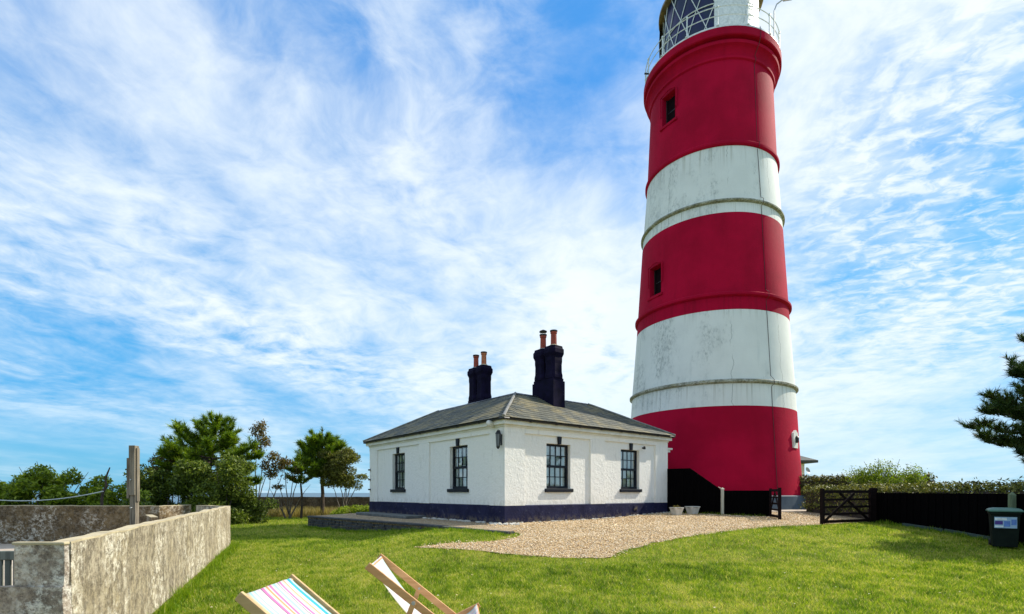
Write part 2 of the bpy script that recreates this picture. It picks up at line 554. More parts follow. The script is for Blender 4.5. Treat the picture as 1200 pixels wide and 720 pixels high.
M['bin'] = simple('dark green bin plastic', (.007, .013, .009), (.004, .008, .006), 4, .7, spec=.15)
M['binlid'] = simple('green bin lid plastic', (.05, .15, .11), (.035, .11, .08), 4, .42)
M['sticker'] = simple('pale blue sticker', (.33, .48, .62), (.25, .38, .55), 9, .4)
M['stickerblue'] = simple('blue sticker print', (.10, .22, .60), None, 9, .4)
M['stickerpurple'] = simple('purple sticker print', (.06, .02, .25), None, 9, .4)
M['stickerwhite'] = simple('white sticker print', (.8, .85, .88), None, 9, .4)
M['rope'] = simple('white plastic line', (.72, .75, .72), None, 9, .5)
M['tan'] = simple('brass coloured lantern sheet', (.24, .16, .06), (.13, .09, .035), 5, .5, .2, 10)
M['brass'] = simple('brass optic mount', (.40, .36, .08), (.2, .2, .05), 5, .35, 0, 10, .6)
M['steel'] = simple('galvanised steel', (.5, .51, .5), (.38, .39, .38), 9, .4, 0, 10, .7)
M['dishwhite'] = simple('grey dish', (.5, .5, .5), None, 9, .5)
M['sea'] = simple('sea water', (.035, .09, .13), (.03, .07, .10), .02, .35)
M['tiles'] = simple('dark bungalow tiles', (.06, .065, .06), (.04, .045, .04), 6, .8, .4, 20)
M['greenboard'] = wood('greenish gravel board', (.065, .10, .088), (.035, .055, .05), .9, 1)


def slate_mat():
    m, t, b, o = pbsdf('mossy roof slate')
    oi = t.node('ShaderNodeObjectInfo')
    co = world_co(t)
    pat = t.noise(t.mapping(co, scale=(1, 1, 1)), 1.1, 6, .68)
    fine = t.noise(co, 14, 5, .7)
    at_ = t.node('ShaderNodeAttribute', attribute_name='tint').outputs['Fac']
    v = t.math('FRACT', t.math('ADD', oi.outputs['Random'], at_))
    c = t.mix(v, (.036, .044, .036), (.10, .10, .072))
    c = t.mix(t.smooth(pat, .44, .62, 0, .8), c, (.21, .17, .075))
    c = t.mix(t.smooth(fine, .58, .72, 0, .5), c, (.28, .26, .17))
    c = t.mix(t.smooth(t.noise(co, 5, 5, .7), .6, .72, 0, .6), c, (.05, .055, .05))
    t.put(b.inputs['Base Color'], c)
    b.inputs['Roughness'].default_value = .7
    add_bump(t, b, fine, .5, .006)
    return m


def lawn_mat():
    m, t, b, o = pbsdf('lawn turf')
    co = world_co(t)
    a = t.noise(co, .55, 5, .6)
    f = t.noise(co, 9, 7, .72)
    g = t.noise(co, 60, 4, .7)
    c = t.mix(t.smooth(a, .38, .62), (.15, .20, .012), (.24, .24, .030))
    c = t.mix(t.smooth(f, .45, .68, 0, .8), c, (.34, .32, .06))
    c = t.mix(t.smooth(g, .5, .7, 0, .7), c, (.045, .065, .010))
    t.put(b.inputs['Base Color'], c)
    b.inputs['Roughness'].default_value = .9
    b.inputs['Specular IOR Level'].default_value = .1
    add_bump(t, b, t.math('ADD', f, g), .9, .04)
    return m


def gravel_mat(name='gravel bed', k=1.0):
    m, t, b, o = pbsdf(name)
    co = world_co(t)
    vo = t.node('ShaderNodeTexVoronoi'); vo.inputs['Scale'].default_value = 34
    t.put(vo.inputs['Vector'], co)
    r, g, bb = t.xyz(vo.outputs['Color'])
    big = t.noise(co, 1.2, 5, .65)
    c = t.mix(r, tuple(k * q for q in (.42, .27, .12)), tuple(k * q for q in (.75, .55, .30)))
    c = t.mix(t.math('GREATER_THAN', g, .84), c, tuple(k * q for q in (.76, .70, .60)))
    c = t.mix(t.math('GREATER_THAN', bb, .86), c, tuple(k * q for q in (.16, .10, .06)))
    c = t.mix(t.smooth(big, .45, .7, 0, .5), c, tuple(k * q for q in (.36, .25, .13)))
    c = t.mix(t.smooth(vo.outputs['Distance'], .35, .75, 0, .6), c, tuple(k * q for q in (.10, .07, .04)))
    t.put(b.inputs['Base Color'], c)
    b.inputs['Roughness'].default_value = .85
    h = t.math('SUBTRACT', 1.0, vo.outputs['Distance'])
    add_bump(t, b, h, .9, .02)
    return m


def pebble_mat():
    m, t, b, o = pbsdf('gravel pebble')
    a = t.node('ShaderNodeAttribute', attribute_name='tint').outputs['Fac']
    cr = t.node('ShaderNodeValToRGB'); t.put(cr.inputs[0], a)
    e = cr.color_ramp.elements
    e[0].color = (.22, .12, .05, 1); e[1].color = (.86, .76, .58, 1)
    x = e.new(.35); x.color = (.58, .38, .17, 1)
    x = e.new(.75); x.color = (.77, .57, .32, 1)
    t.put(b.inputs['Base Color'], cr.outputs[0])
    b.inputs['Roughness'].default_value = .75
    return m


def canvas_mat(name='striped canvas', overexpose=0.0):
    """striped deckchair canvas: stripes run along the sling, coordinate v across = object Y"""
    m, t, b, out = pbsdf(name)
    uv = t.node('ShaderNodeTexCoord').outputs['UV']
    u, v, _ = t.xyz(uv)
    c = None
    cr = t.node('ShaderNodeValToRGB'); cr.color_ramp.interpolation = 'CONSTANT'
    W = (.80, .78, .76); P = (.72, .22, .50); O = (.76, .40, .18); T = (.03, .50, .60); N = (.10, .07, .14)
    A = (.45, .78, .78); L = (.74, .60, .76); C_ = (.80, .70, .50)
    seq = [(0, C_), (.05, A), (.09, W), (.14, A), (.17, W), (.22, L), (.25, W), (.285, N), (.295, P), (.345, W), (.39, O), (.43, W), (.46, P),
           (.505, W), (.55, A), (.60, W), (.655, N), (.665, W), (.69, P), (.73, W), (.775, C_), (.80, O), (.82, W), (.89, T), (.955, W), (.975, A)]
    els = cr.color_ramp.elements
    els[0].position = 0; els[0].color = (*seq[0][1], 1)
    els[1].position = 1; els[1].color = (*seq[-1][1], 1)
    for p_, col_ in seq[1:]:
        e = els.new(p_); e.color = (*col_, 1)
    t.put(cr.inputs[0], v)
    weave = t.noise(t.mapping(uv, scale=(200, 90, 1)), 3, 3, .6)
    cc = t.mix(t.smooth(weave, .35, .7, 0, .18), cr.outputs[0], (.45, .45, .45))
    cc = t.mix(overexpose, cc, (.82, .80, .80))  # whitens the stripes: overexposure put into the canvas colour
    t.put(b.inputs['Base Color'], cc)
    b.inputs['Roughness'].default_value = .85
    tr = t.node('ShaderNodeBsdfTranslucent'); t.put(tr.inputs[0], cc)
    mx = t.node('ShaderNodeMixShader'); mx.inputs[0].default_value = .35
    t.t.links.new(b.outputs[0], mx.inputs[1]); t.t.links.new(tr.outputs[0], mx.inputs[2])
    t.t.links.new(mx.outputs[0], out.inputs[0])
    return m


M['slate'] = slate_mat()
M['lawn'] = lawn_mat()
M['gravel'] = gravel_mat()
M['gravel_brown'] = gravel_mat('terrace gravel', .80)
M['pebble'] = pebble_mat()
M['canvas'] = canvas_mat()
M['canvas_overexposed'] = canvas_mat('overexposed striped canvas', .55)  # strong light on the farther chair painted in as paler stripes
M['grass'] = leaf_mat('grass blades', [(.05, .10, .004), (.125, .23, .006), (.23, .33, .012), (.38, .41, .05), (.60, .54, .18)], .45)
M['pine'] = leaf_mat('pine needles', [(.028, .060, .006), (.085, .15, .010), (.19, .28, .015), (.36, .44, .04)], .4)
M['darkpine'] = leaf_mat('dark pine needles', [(.008, .022, .006), (.022, .050, .010), (.050, .090, .016), (.12, .16, .03)], .2)
M['leaf'] = leaf_mat('shrub leaves', [(.02, .036, .006), (.06, .095, .012), (.14, .19, .02), (.30, .34, .06)], .35)
M['leafbright'] = leaf_mat('bright hedge leaves', [(.03, .06, .006), (.12, .18, .012), (.25, .32, .02), (.46, .50, .08)], .45)
M['hedge'] = leaf_mat('hedge leaves', [(.010, .017, .004), (.045, .058, .008), (.19, .19, .025), (.50, .45, .11)], .12)
M['leafbrown'] = leaf_mat('russet leaves', [(.045, .032, .016), (.12, .08, .03), (.18, .14, .035), (.14, .20, .03)], .35)
M['leafolive'] = leaf_mat('olive brown leaves', [(.035, .034, .010), (.085, .085, .018), (.15, .16, .028), (.26, .25, .06)], .35)
M['drygrass'] = leaf_mat('dry long grass', [(.16, .11, .04), (.26, .19, .07), (.34, .27, .11), (.14, .16, .04)], .4)


# ------------------------------------------------------------ ground
def S(x):
    x = max(0.0, min(1.0, x)); return x * x * (3 - 2 * x)


def gz(X, Y):
    return -.5 + .5 * S((Y - 8) / 10) * S((X + 7) / 7) + .17 * S((Y - 18) / 7) * S((X - 2) / 5)


def gz_np(X, Y):
    def s(x):
        x = np.clip(x, 0, 1); return x * x * (3 - 2 * x)
    return -.5 + .5 * s((Y - 8) / 10) * s((X + 7) / 7) + .17 * s((Y - 18) / 7) * s((X - 2) / 5)


def on_ground(px, py):
    Y = 12.0
    for _ in range(60):
        X = (px - 600) / F * Y
        Yn = (1.1 - gz(X, Y)) * F / max(py - 577, 1)
        Y = .5 * Y + .5 * Yn
    return ((px - 600) / F * Y, Y)


def make_ground():
    def axis(a, b, core, step):
        lo, hi = core
        v = list(np.arange(lo, hi + 1e-6, step))
        x = lo; s = step
        left = []
        while x > a:
            s *= 1.35; x -= s; left.append(max(x, a))
        x = hi; s = step; right = []
        while x < b:
            s *= 1.35; x += s; right.append(min(x, b))
        return left[::-1] + v + right
    xs = axis(-150, 150, (-22, 22), .5); ys = axis(-60, 70, (-2, 34), .5)
    mb = MB()
    vs = [(x, y, gz(x, y) + .012 * noise.noise((x * .5, y * .5, 0)) * (1 if abs(x) < 30 else 0)) for y in ys for x in xs]
    n = len(xs)
    fs = [(j * n + i, j * n + i + 1, (j + 1) * n + i + 1, (j + 1) * n + i) for j in range(len(ys) - 1) for i in range(n - 1)]
    mb.add(vs, fs)
    # cliff edge: the land drops to the sea behind
    k = len(mb.v)
    mb.add([(-150, 70, -.5), (150, 70, -.33), (150, 78, -14), (-150, 78, -14)], [(0, 1, 2, 3)])
    o = mb.build('lawn_ground', M['lawn'], smooth=True)
    tag(o, kind='structure', label='green and yellowish mown lawn rising gently to the lighthouse')
    sea = MB()
    sea.add([(-9000, 60, -12), (9000, 60, -12), (9000, 9000, -12), (-9000, 9000, -12)], [(0, 1, 2, 3)])
    s = sea.build('sea', M['sea']); tag(s, kind='structure', label='strip of sea on the horizon')


make_ground()

# gravel drive outline, traced on the ground plane
gp = [(483, 642), (520, 643.5), (560, 646), (590, 650), (651, 654), (700, 655.5), (716, 653.5), (727, 647), (762, 638), (806, 629.5), (852, 623.5),
      (898, 618.6), (960, 616)]
poly = [on_ground(*q) for q in gp]
poly += [(12.8, 18.9), (16.2, 22), (20, 28), (20, 36), (8, 36), (4, 27), (0.5, 19.2), (-.9, 18.6)]
poly += [on_ground(*q) for q in [(580, 620), (600, 622.5), (611, 627.5), (604, 631), (575, 635.5), (545, 636.5), (515, 638.5)]]


def refine(pl, step=.25, amp=.05, seed=0):
    out = []
    for i, a in enumerate(pl):
        b = pl[(i + 1) % len(pl)]
        L = math.hypot(b[0] - a[0], b[1] - a[1]); n = max(1, int(L / step))
        for k in range(n):
            t = k / n
            x = a[0] + (b[0] - a[0]) * t; y = a[1] + (b[1] - a[1]) * t
            q = noise.noise_vector((x * 2.1, y * 2.1, seed)) * amp + noise.noise_vector((x * 7, y * 7, seed + 3)) * amp * .6
            out.append((x + q.x, y + q.y))
    return out


POLY = np.array(refine(poly, .18, .085))


def inside(P, X, Y):
    X = np.asarray(X); Y = np.asarray(Y)
    r = np.zeros(X.shape, bool)
    n = len(P); j = n - 1
    for i in range(n):
        xi, yi = P[i]; xj, yj = P[j]
        c = ((yi > Y) != (yj > Y)) & (X < (xj - xi) * (Y - yi) / (yj - yi + 1e-12) + xi)
        r ^= c; j = i
    return r


def sheet(name, P, mat, lift, step, label):
    gx, gy = np.meshgrid(np.arange(P[:, 0].min(), P[:, 0].max(), step), np.arange(P[:, 1].min(), P[:, 1].max(), step))
    gx = gx.ravel() + rng.uniform(-.05, .05, gx.size); gy = gy.ravel() + rng.uniform(-.05, .05, gy.size)
    k = inside(P, gx, gy)
    pts = [Vector(p) for p in P] + [Vector((x, y)) for x, y in zip(gx[k], gy[k])]
    n = len(P)
    vs, es, fs, *_ = delaunay_2d_cdt(pts, [], [list(range(n))], 1, 1e-5)
    mb = MB()
    mb.add([(v.x, v.y, gz(v.x, v.y) + lift + .012 * noise.noise((v.x * .5, v.y * .5, 0)) + .012 * noise.noise((v.x * 1.7, v.y * 1.7, 5))) for v in vs], [tuple(f) for f in fs])
    o = mb.build(name, mat, smooth=True)
    tag(o, kind='structure', label=label)
    return o


sheet('gravel_drive', POLY, M['gravel'], .014, .4, 'pale golden gravel drive in front of the cottage')


def scatter_mesh(name, V, Fc, tint, mat, parent=None):
    """V (n,k,3) vertices of n pieces, Fc list of faces per piece, tint (n,)"""
    n, k, _ = V.shape
    f = np.array(Fc); m, c = f.shape
    allf = (f[None] + (np.arange(n) * k)[:, None, None]).reshape(-1, c)
    me = bpy.data.meshes.new(name)
    me.vertices.add(n * k); me.vertices.foreach_set('co', V.reshape(-1).astype(np.float32))
    me.loops.add(allf.size); me.loops.foreach_set('vertex_index', allf.reshape(-1).astype(np.int32))
    me.polygons.add(len(allf)); me.polygons.foreach_set('loop_start', (np.arange(len(allf)) * c).astype(np.int32))
    me.polygons.foreach_set('loop_total', np.full(len(allf), c, np.int32))
    at_ = me.attributes.new('tint', 'FLOAT', 'POINT')
    at_.data.foreach_set('value', np.repeat(tint, k).astype(np.float32))
    me.materials.append(mat); me.update(calc_edges=True)
    return link(name, me, parent)


def make_pebbles():
    N = 90000
    X = rng.uniform(-4, 13, N); Y = rng.uniform(10.5, 24, N)
    ok = inside(POLY, X + rng.normal(0, .10, N), Y + rng.normal(0, .10, N)) & (rng.random(N) < np.clip((14 / Y) ** 2.0, 0, 1))
    # stay out of the cottage footprint
    a = (X + .24) * .779 + (Y - 18.1) * .627; b = -(X + .24) * .627 + (Y - 18.1) * .779
    ok &= ~((a > 0) & (b > 0))
    X = X[ok]; Y = Y[ok]; n = len(X)
    # strays on the grass next to the edge
    base = np.array([(1, 0, 0), (-.5, .87, 0), (-.5, -.87, 0), (0, 0, .8), (0, 0, -.5)])
    r = rng.uniform(.010, .026, n) * (1 + (Y - 12) * .03)
    th = rng.uniform(0, 2 * PI, n)
    V = np.repeat(base[None], n, 0) * r[:, None, None]
    c, s = np.cos(th)[:, None], np.sin(th)[:, None]
    x, y = V[..., 0] * c - V[..., 1] * s, V[..., 0] * s + V[..., 1] * c
    V = np.stack([x + X[:, None], y + Y[:, None], V[..., 2] + (gz_np(X, Y) + .022 + np.where(inside(POLY, X, Y), 0, .018))[:, None]], -1)
    o = scatter_mesh('pebbles', V, [(0, 1, 3), (1, 2, 3), (2, 0, 3), (1, 0, 4), (2, 1, 4), (0, 2, 4)], rng.random(n) ** .9, M['pebble'])
    tag(o, 'loose golden and white pebbles lying over the gravel drive', 'gravel', kind='stuff')


make_pebbles()

# ------------------------------------------------------------ cottage
C = Vector((-.24, 18.1, 0))
HRZ = math.atan2(.627, .779)
cottage = empty('cottage', C, HRZ)
tag(cottage, 'single-storey white rendered cottage with hipped slate roof and navy plinth', 'cottage')
LX, LY = 9.34, 11.1          # length of the right hand face (local x) and of the left hand face (local y)
ZP, ZW = .63, 3.45
WZ0, WZ1 = 1.23, 2.91


def wall_face(name, L, frame, wins, mat, z0=ZP, z1=ZW, thick=.30, parent=cottage):
    """front skin (y=0 facing -y in 'frame') with openings and reveals, recessed panels between pilasters"""
    mb = MB()
    xs = sorted({0, L, *[w[0] for w in wins], *[w[1] for w in wins]})
    zs = [z0, WZ0, WZ1, z1]
    for i in range(len(xs) - 1):
        for j in range(3):
            xm = (xs[i] + xs[i + 1]) / 2
            if j == 1 and any(a < xm < b for a, b in wins): continue
            mb.add([frame @ Vector(p) for p in ((xs[i], 0, zs[j]), (xs[i + 1], 0, zs[j]), (xs[i + 1], 0, zs[j + 1]), (xs[i], 0, zs[j + 1]))], [(0, 1, 2, 3)])
    for a, b in wins:
        q = [(a, WZ0), (b, WZ0), (b, WZ1), (a, WZ1)]
        for k in range(4):
            p, r = q[k], q[(k + 1) % 4]
            mb.add([frame @ Vector(v) for v in ((p[0], 0, p[1]), (r[0], 0, r[1]), (r[0], thick, r[1]), (p[0], thick, p[1]))], [(3, 2, 1, 0)])
    return mb.build(name, mat, parent)


def pilasters(L, frame, spans, parent=cottage, z0=ZP, z1=ZW):
    for a, b in spans:
        mb = MB(); mb.box((a, -.065, z0), (b, .02, 3.19), frame)
        mb.build('pilaster', M['wall'], parent)
    mb = MB(); mb.box((0 if abs(L - LY) < .1 else -.0652, -.0652, 3.192), (L if abs(L - LY) < .1 else L + .0652, .02, z1), frame)
    mb.build('frieze', M['wall'], parent)


def sash_window(cx, w, frame, cols, parent=cottage):
    win = empty('window', frame @ Vector((cx, 0, WZ0))); win.parent = parent
    win.rotation_euler = frame.to_euler()
    h = WZ1 - WZ0; y = .14
    fr = MB()
    t = .075
    fr.box((-w / 2, y, 0), (-w / 2 + t, y + .12, h)); fr.box((w / 2 - t, y, 0), (w / 2, y + .12, h))
    fr.box((-w / 2 + t, y, 0), (w / 2 - t, y + .12, .10)); fr.box((-w / 2 + t, y, h - .08), (w / 2 - t, y + .12, h))
    fr.box((-w / 2 + t, y - .004, h * .5 - .045), (w / 2 - t, y + .10, h * .5 + .045))
    fr.build('frame', M['sash'], win)
    x0, x1 = -w / 2 + t, w / 2 - t
    cw = (x1 - x0) / cols
    bars = MB()
    for s0, s1, yy in ((.10, h * .5 - .045, y + .05), (h * .5 + .045, h - .08, y + .02)):
        for k in range(1, cols):
            bars.box((x0 + k * cw - .018, yy, s0), (x0 + k * cw + .018, yy + .035, s1))
        zm = (s0 + s1) / 2
        bars.box((x0, yy + .002, zm - .016), (x1, yy + .033, zm + .016))
    bars.build('glazing_bar', M['sash'], win)
    # individual panes, each set at its own very slight tilt as in old sashes
    for s0, s1, yy in ((.10, h * .5 - .045, y + .065), (h * .5 + .045, h - .08, y + .035)):
        zm = (s0 + s1) / 2
        for (a, b) in ((s0, zm), (zm, s1)):
            for k in range(cols):
                mb = MB()
                j = random.uniform(-.006, .006); q = random.uniform(-.005, .005)
                xa, xb = x0 + k * cw, x0 + (k + 1) * cw
                mb.add([(xa, yy + j, a), (xb, yy - j, a), (xb, yy - j + q, b), (xa, yy + j + q, b)], [(0, 1, 2, 3)])
                mb.build('pane', M['glass'], win)
    # blind room behind
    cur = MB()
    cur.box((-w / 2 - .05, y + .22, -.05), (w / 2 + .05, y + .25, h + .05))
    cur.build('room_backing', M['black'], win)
    nets = MB()
    for sgn in (-1, 1):
        xx = [sgn * (w * .49 - .485 * i / 10 * w) for i in range(11)]
        for i in range(10):
            d0, d1 = (.018 if i % 2 else 0), (0 if i % 2 else .018)
            nets.add([(xx[i], y + .088 + d0, .05), (xx[i + 1], y + .088 + d1, .05), (xx[i + 1], y + .088 + d1, h - .05), (xx[i], y + .088 + d0, h - .05)], [(0, 1, 2, 3)])
    nets.build('curtain', M['net'], win)
    sl = MB(); sl.box((-w / 2 - .09, -.085, -.13), (w / 2 + .09, y + .02, 0.002))
    bevel(sl.build('sill', M['sash'], win), .012)
    ks = MB()
    ks.add([(-.06, -.085, h - .01), (.06, -.085, h - .01), (.085, -.085, h + .27), (-.085, -.085, h + .27),
            (-.06, .03, h - .01), (.06, .03, h - .01), (.085, .03, h + .27), (-.085, .03, h + .27)],
           [(0, 1, 2, 3), (1, 5, 6, 2), (4, 0, 3, 7), (3, 2, 6, 7), (0, 4, 5, 1)])
    ks.build('keystone', M['sash'], win)
    return win


FR = Matrix.Identity(4)                                              # right face: local x along, outward -y
FL = Matrix(((0, 1, 0, 0), (-1, 0, 0, LY), (0, 0, 1, 0), (0, 0, 0, 1)))  # left face: x' runs from far end to corner, outward = -x
FB = Matrix(((-1, 0, 0, LX), (0, -1, 0, LY), (0, 0, 1, 0), (0, 0, 0, 1)))
FE = Matrix(((0, -1, 0, LX), (1, 0, 0, 0), (0, 0, 1, 0), (0, 0, 0, 1)))
wR = [(1.94, 3.19), (6.18, 7.42)]
wL = [(LY - 8.68, LY - 7.42), (LY - 3.58, LY - 2.31)]
wall_face('wall', LX, FR, wR, M['wall'])
wall_face('wall', LY, FL, wL, M['wall'])
wall_face('wall', LX, FB, [], M['wall'])
wall_face('wall', LY, FE, [], M['wall'])
pilasters(LX, FR, [(-.065, .85), (4.26, 5.10), (8.50, LX + .065)])
pilasters(LY, FL, [(0, .84), (5.13, 5.98), (10.27, LY + .0)])
pilasters(LX, FB, [(-.05, .85), (8.5, LX + .05)])
pilasters(LY, FE, [(0, .84), (10.27, LY)])
for a, b in wR: sash_window((a + b) / 2, b - a, FR, 4)
for a, b in wL: sash_window((a + b) / 2, b - a, FL, 4)

pl = MB()
pl.box((-.075, -.075, -.25), (LX + .075, LY + .075, ZP - .02))
pl.add([(-.075, -.075, ZP - .02), (LX + .075, -.075, ZP - .02), (LX + .075, LY + .075, ZP - .02), (-.075, LY + .075, ZP - .02),
        (-.0, -.0, ZP + .01), (LX, -.0, ZP + .01), (LX, LY, ZP + .01), (-.0, LY, ZP + .01)], [(0, 1, 5, 4), (1, 2, 6, 5), (2, 3, 7, 6), (3, 0, 4, 7)])
pl.build('plinth', M['plinth'], cottage, label='deep navy painted plinth')
# cornice: ring round the walls
co = MB()


def ring(mb, d0, d1, z0, z1):
    """square ring between offset d0 (inner) and d1 (outer) outside the wall line"""
    def rect(d, z): return [(-d, -d, z), (LX + d, -d, z), (LX + d, LY + d, z), (-d, LY + d, z)]
    v = rect(d1, z0) + rect(d1, z1) + rect(d0, z0) + rect(d0, z1)
    f = []
    for i in range(4):
        j = (i + 1) % 4
        f += [(i, j, j + 4, i + 4), (i + 4, j + 4, j + 12, i + 12), (j, i, i + 8, j + 8)]
    mb.add(v, f)


ring(co, -.1, .10, 3.38, 3.445)
ring(co, -.1, .20, 3.447, 3.60)
co.build('cornice', M['trimwhite'], cottage)
gu = MB()
for a, b in (((-.27, -.27), (LX + .27, -.27)), ((-.27, -.27), (-.27, LY + .27)), ((LX + .27, -.27), (LX + .27, LY + .27)), ((-.27, LY + .27), (LX + .27, LY + .27))):
    gu.tube([(*a, 3.625), (*b, 3.625)], .048, 8)
    n = 8
    for k in range(1, n):
        t = k / n
        x = a[0] + (b[0] - a[0]) * t; y = a[1] + (b[1] - a[1]) * t
        d = Vector((b[0] - a[0], b[1] - a[1], 0)).normalized() * .05
        gu.tube([(x - d.x, y - d.y, 3.625), (x + d.x, y + d.y, 3.625)], .062, 8)
gu.build('gutter', M['gutter'], cottage, smooth=True)

# roof: four hipped outer slopes up to a ring of ridges, inner slopes down to a hidden valley
roof = empty('roof', (0, 0, 0)); roof.parent = cottage
EZ, RZ, OV, IN = 3.66, 5.16, .30, 2.50
deck = MB()


def rect2(d, z): return [(d, d, z), (LX - d, d, z), (LX - d, LY - d, z), (d, LY - d, z)]


v = rect2(-OV, EZ - .03) + rect2(IN, RZ - .03) + rect2(IN + 1.3, RZ - .8)
f = []
for i in range(4):
    j = (i + 1) % 4
    f += [(i, j, j + 4, i + 4), (i + 4, j + 4, j + 8, i + 8)]
f += [(8, 9, 10, 11), (3, 2, 1, 0)]
deck.add(v, f)
deck.build('roof_deck', M['slate'], roof)

SW, SG = .30, .235
slate_me = MB(); slate_me.box((.004, -.05, 0), (SW - .004, SG * 1.35, .012)); SLATE = slate_me.mesh('slate', M['slate'])


def slate_slope(origin, ux, L, budget, score):
    """origin = eave corner, ux = unit along the eave, L eave length; slope rises inward, hips cut at 45 deg in plan"""
    ux = Vector(ux); inw = Vector((-ux.y, ux.x, 0))
    run = IN + OV; rise = RZ - EZ; sl = math.hypot(run, rise)
    up = (inw * run + Vector((0, 0, rise))) / sl
    nrm = ux.cross(up)
    rows = int(sl / SG)
    full = []; rest = MB()
    for r in range(rows + 1):
        s0 = r * SG; s1 = min(s0 + SG * 1.3, sl)
        if s0 >= sl: break
        k0, k1 = s0 / sl * run, s1 / sl * run
        off = (SW / 2 if r % 2 else 0) - SW
        x = off
        while x < L:
            a, b = x, x + SW
            x += SW
            lo = max(a, k0); hi = min(b, L - k0)
            if hi - lo < .03: continue
            lift = .018 + random.uniform(0, .006)
            p0 = Vector(origin) + up * s0
            if a >= k1 and b <= L - k1 and s0 + SG * 1.3 < sl:
                full.append((p0 + ux * a + nrm * lift, ux, up, nrm))
            else:
                g = .004
                lo1 = max(a, k1); hi1 = min(b, L - k1)
                if hi1 <= lo1: lo1 = hi1 = (max(a, k1) + min(b, L - k1)) / 2
                p1 = Vector(origin) + up * s1
                base = [p0 + ux * (lo + g), p0 + ux * (hi - g), p1 + ux * (hi1 - g), p1 + ux * (lo1 + g)]
                l0, l1 = nrm * (lift + .006), nrm * .006
                vv = [base[0] + l0, base[1] + l0, base[2] + l1, base[3] + l1]
                vb = [base[0] + l0 - nrm * .012, base[1] + l0 - nrm * .012]
                rest.add(vv + vb, [(0, 1, 2, 3), (4, 5, 1, 0)])
    return full, rest


def slope_rot(ux, up, nrm):
    tilt = -.045
    u2 = (up * math.cos(tilt) + nrm * math.sin(tilt)); n2 = ux.cross(u2)
    return Matrix(((ux.x, u2.x, n2.x), (ux.y, u2.y, n2.y), (ux.z, u2.z, n2.z))).to_4x4()


allfull = []; restmb = MB()
for org, ux, L in (((-OV, -OV, EZ), (1, 0, 0), LX + 2 * OV), ((-OV, LY + OV, EZ), (0, -1, 0), LY + 2 * OV),
                   ((LX + OV, -OV, EZ), (0, 1, 0), LY + 2 * OV), ((LX + OV, LY + OV, EZ), (-1, 0, 0), LX + 2 * OV)):
    fl, rs = slate_slope(org, ux, L, 0, None)
    allfull += fl; restmb.add(rs.v, rs.f)
Rz = Matrix.Rotation(HRZ, 3, 'Z')
camv = Vector((0, 0, 1.1))


def seen_size(p, nrm):
    w = C + Rz @ p
    d = camv - w
    return (Rz @ nrm).dot(d) / d.length ** 3


allfull.sort(key=lambda q: -seen_size(q[0], q[3]))
for i, (p, ux, up, nrm) in enumerate(allfull):
    Mx = Matrix.Translation(p) @ slope_rot(ux, up, nrm)
    if i < 296:
        o = link('slate', SLATE, roof); o.matrix_local = Mx @ Matrix.Rotation(random.uniform(-.012, .012), 4, 'Z')
    else:
        restmb.box((.004, -.05, 0), (SW - .004, SG * 1.35, .012), Mx)
rm = restmb.build('slates', M['slate'], roof); rm['kind'] = 'stuff'
a = rm.data.attributes.new('tint', 'FLOAT', 'POINT')
vals = []
for p in rm.data.polygons: pass
seed_vals = np.array([((math.sin(v.co.x // .3 * 12.9 + v.co.y // .3 * 78.2 + v.co.z // .12 * 37.7) * 43758.5) % 1) for v in rm.data.vertices], np.float32)
a.data.foreach_set('value', seed_vals)
# hips and ridges
for p, q in (((-OV, -OV), (IN, IN)), ((LX + OV, -OV), (LX - IN, IN)), ((-OV, LY + OV), (IN, LY - IN)), ((LX + OV, LY + OV), (LX - IN, LY - IN))):
    hp = MB(); pts = [(p[0] + (q[0] - p[0]) * k / 8, p[1] + (q[1] - p[1]) * k / 8, EZ + .035 + (RZ - EZ) * k / 8 + random.uniform(-.006, .006)) for k in range(9)]
    hp.tube(pts, .055, 8); hp.build('hip_flashing', M['lead'], roof, smooth=True)
r4 = [(IN, IN), (LX - IN, IN), (LX - IN, LY - IN), (IN, LY - IN)]
for i in range(4):
    p, q = r4[i], r4[(i + 1) % 4]
    L = math.hypot(q[0] - p[0], q[1] - p[1]); n = int(L / .45)
    tl = MB()
    tl.add([(-.0, -.13, -.055), (.44, -.13, -.055), (.44, 0, .03), (0, 0, .03), (.44, .13, -.055), (0, .13, -.055)], [(0, 1, 2, 3), (3, 2, 4, 5)])
    me = tl.mesh('ridge_tile', M['gutter'])
    for k in range(n):
        t = k / n
        o = link('ridge_tile', me, roof, (p[0] + (q[0] - p[0]) * t, p[1] + (q[1] - p[1]) * t, RZ + .03)); o.rotation_euler = (0, 0, math.atan2(q[1] - p[1], q[0] - p[0]))


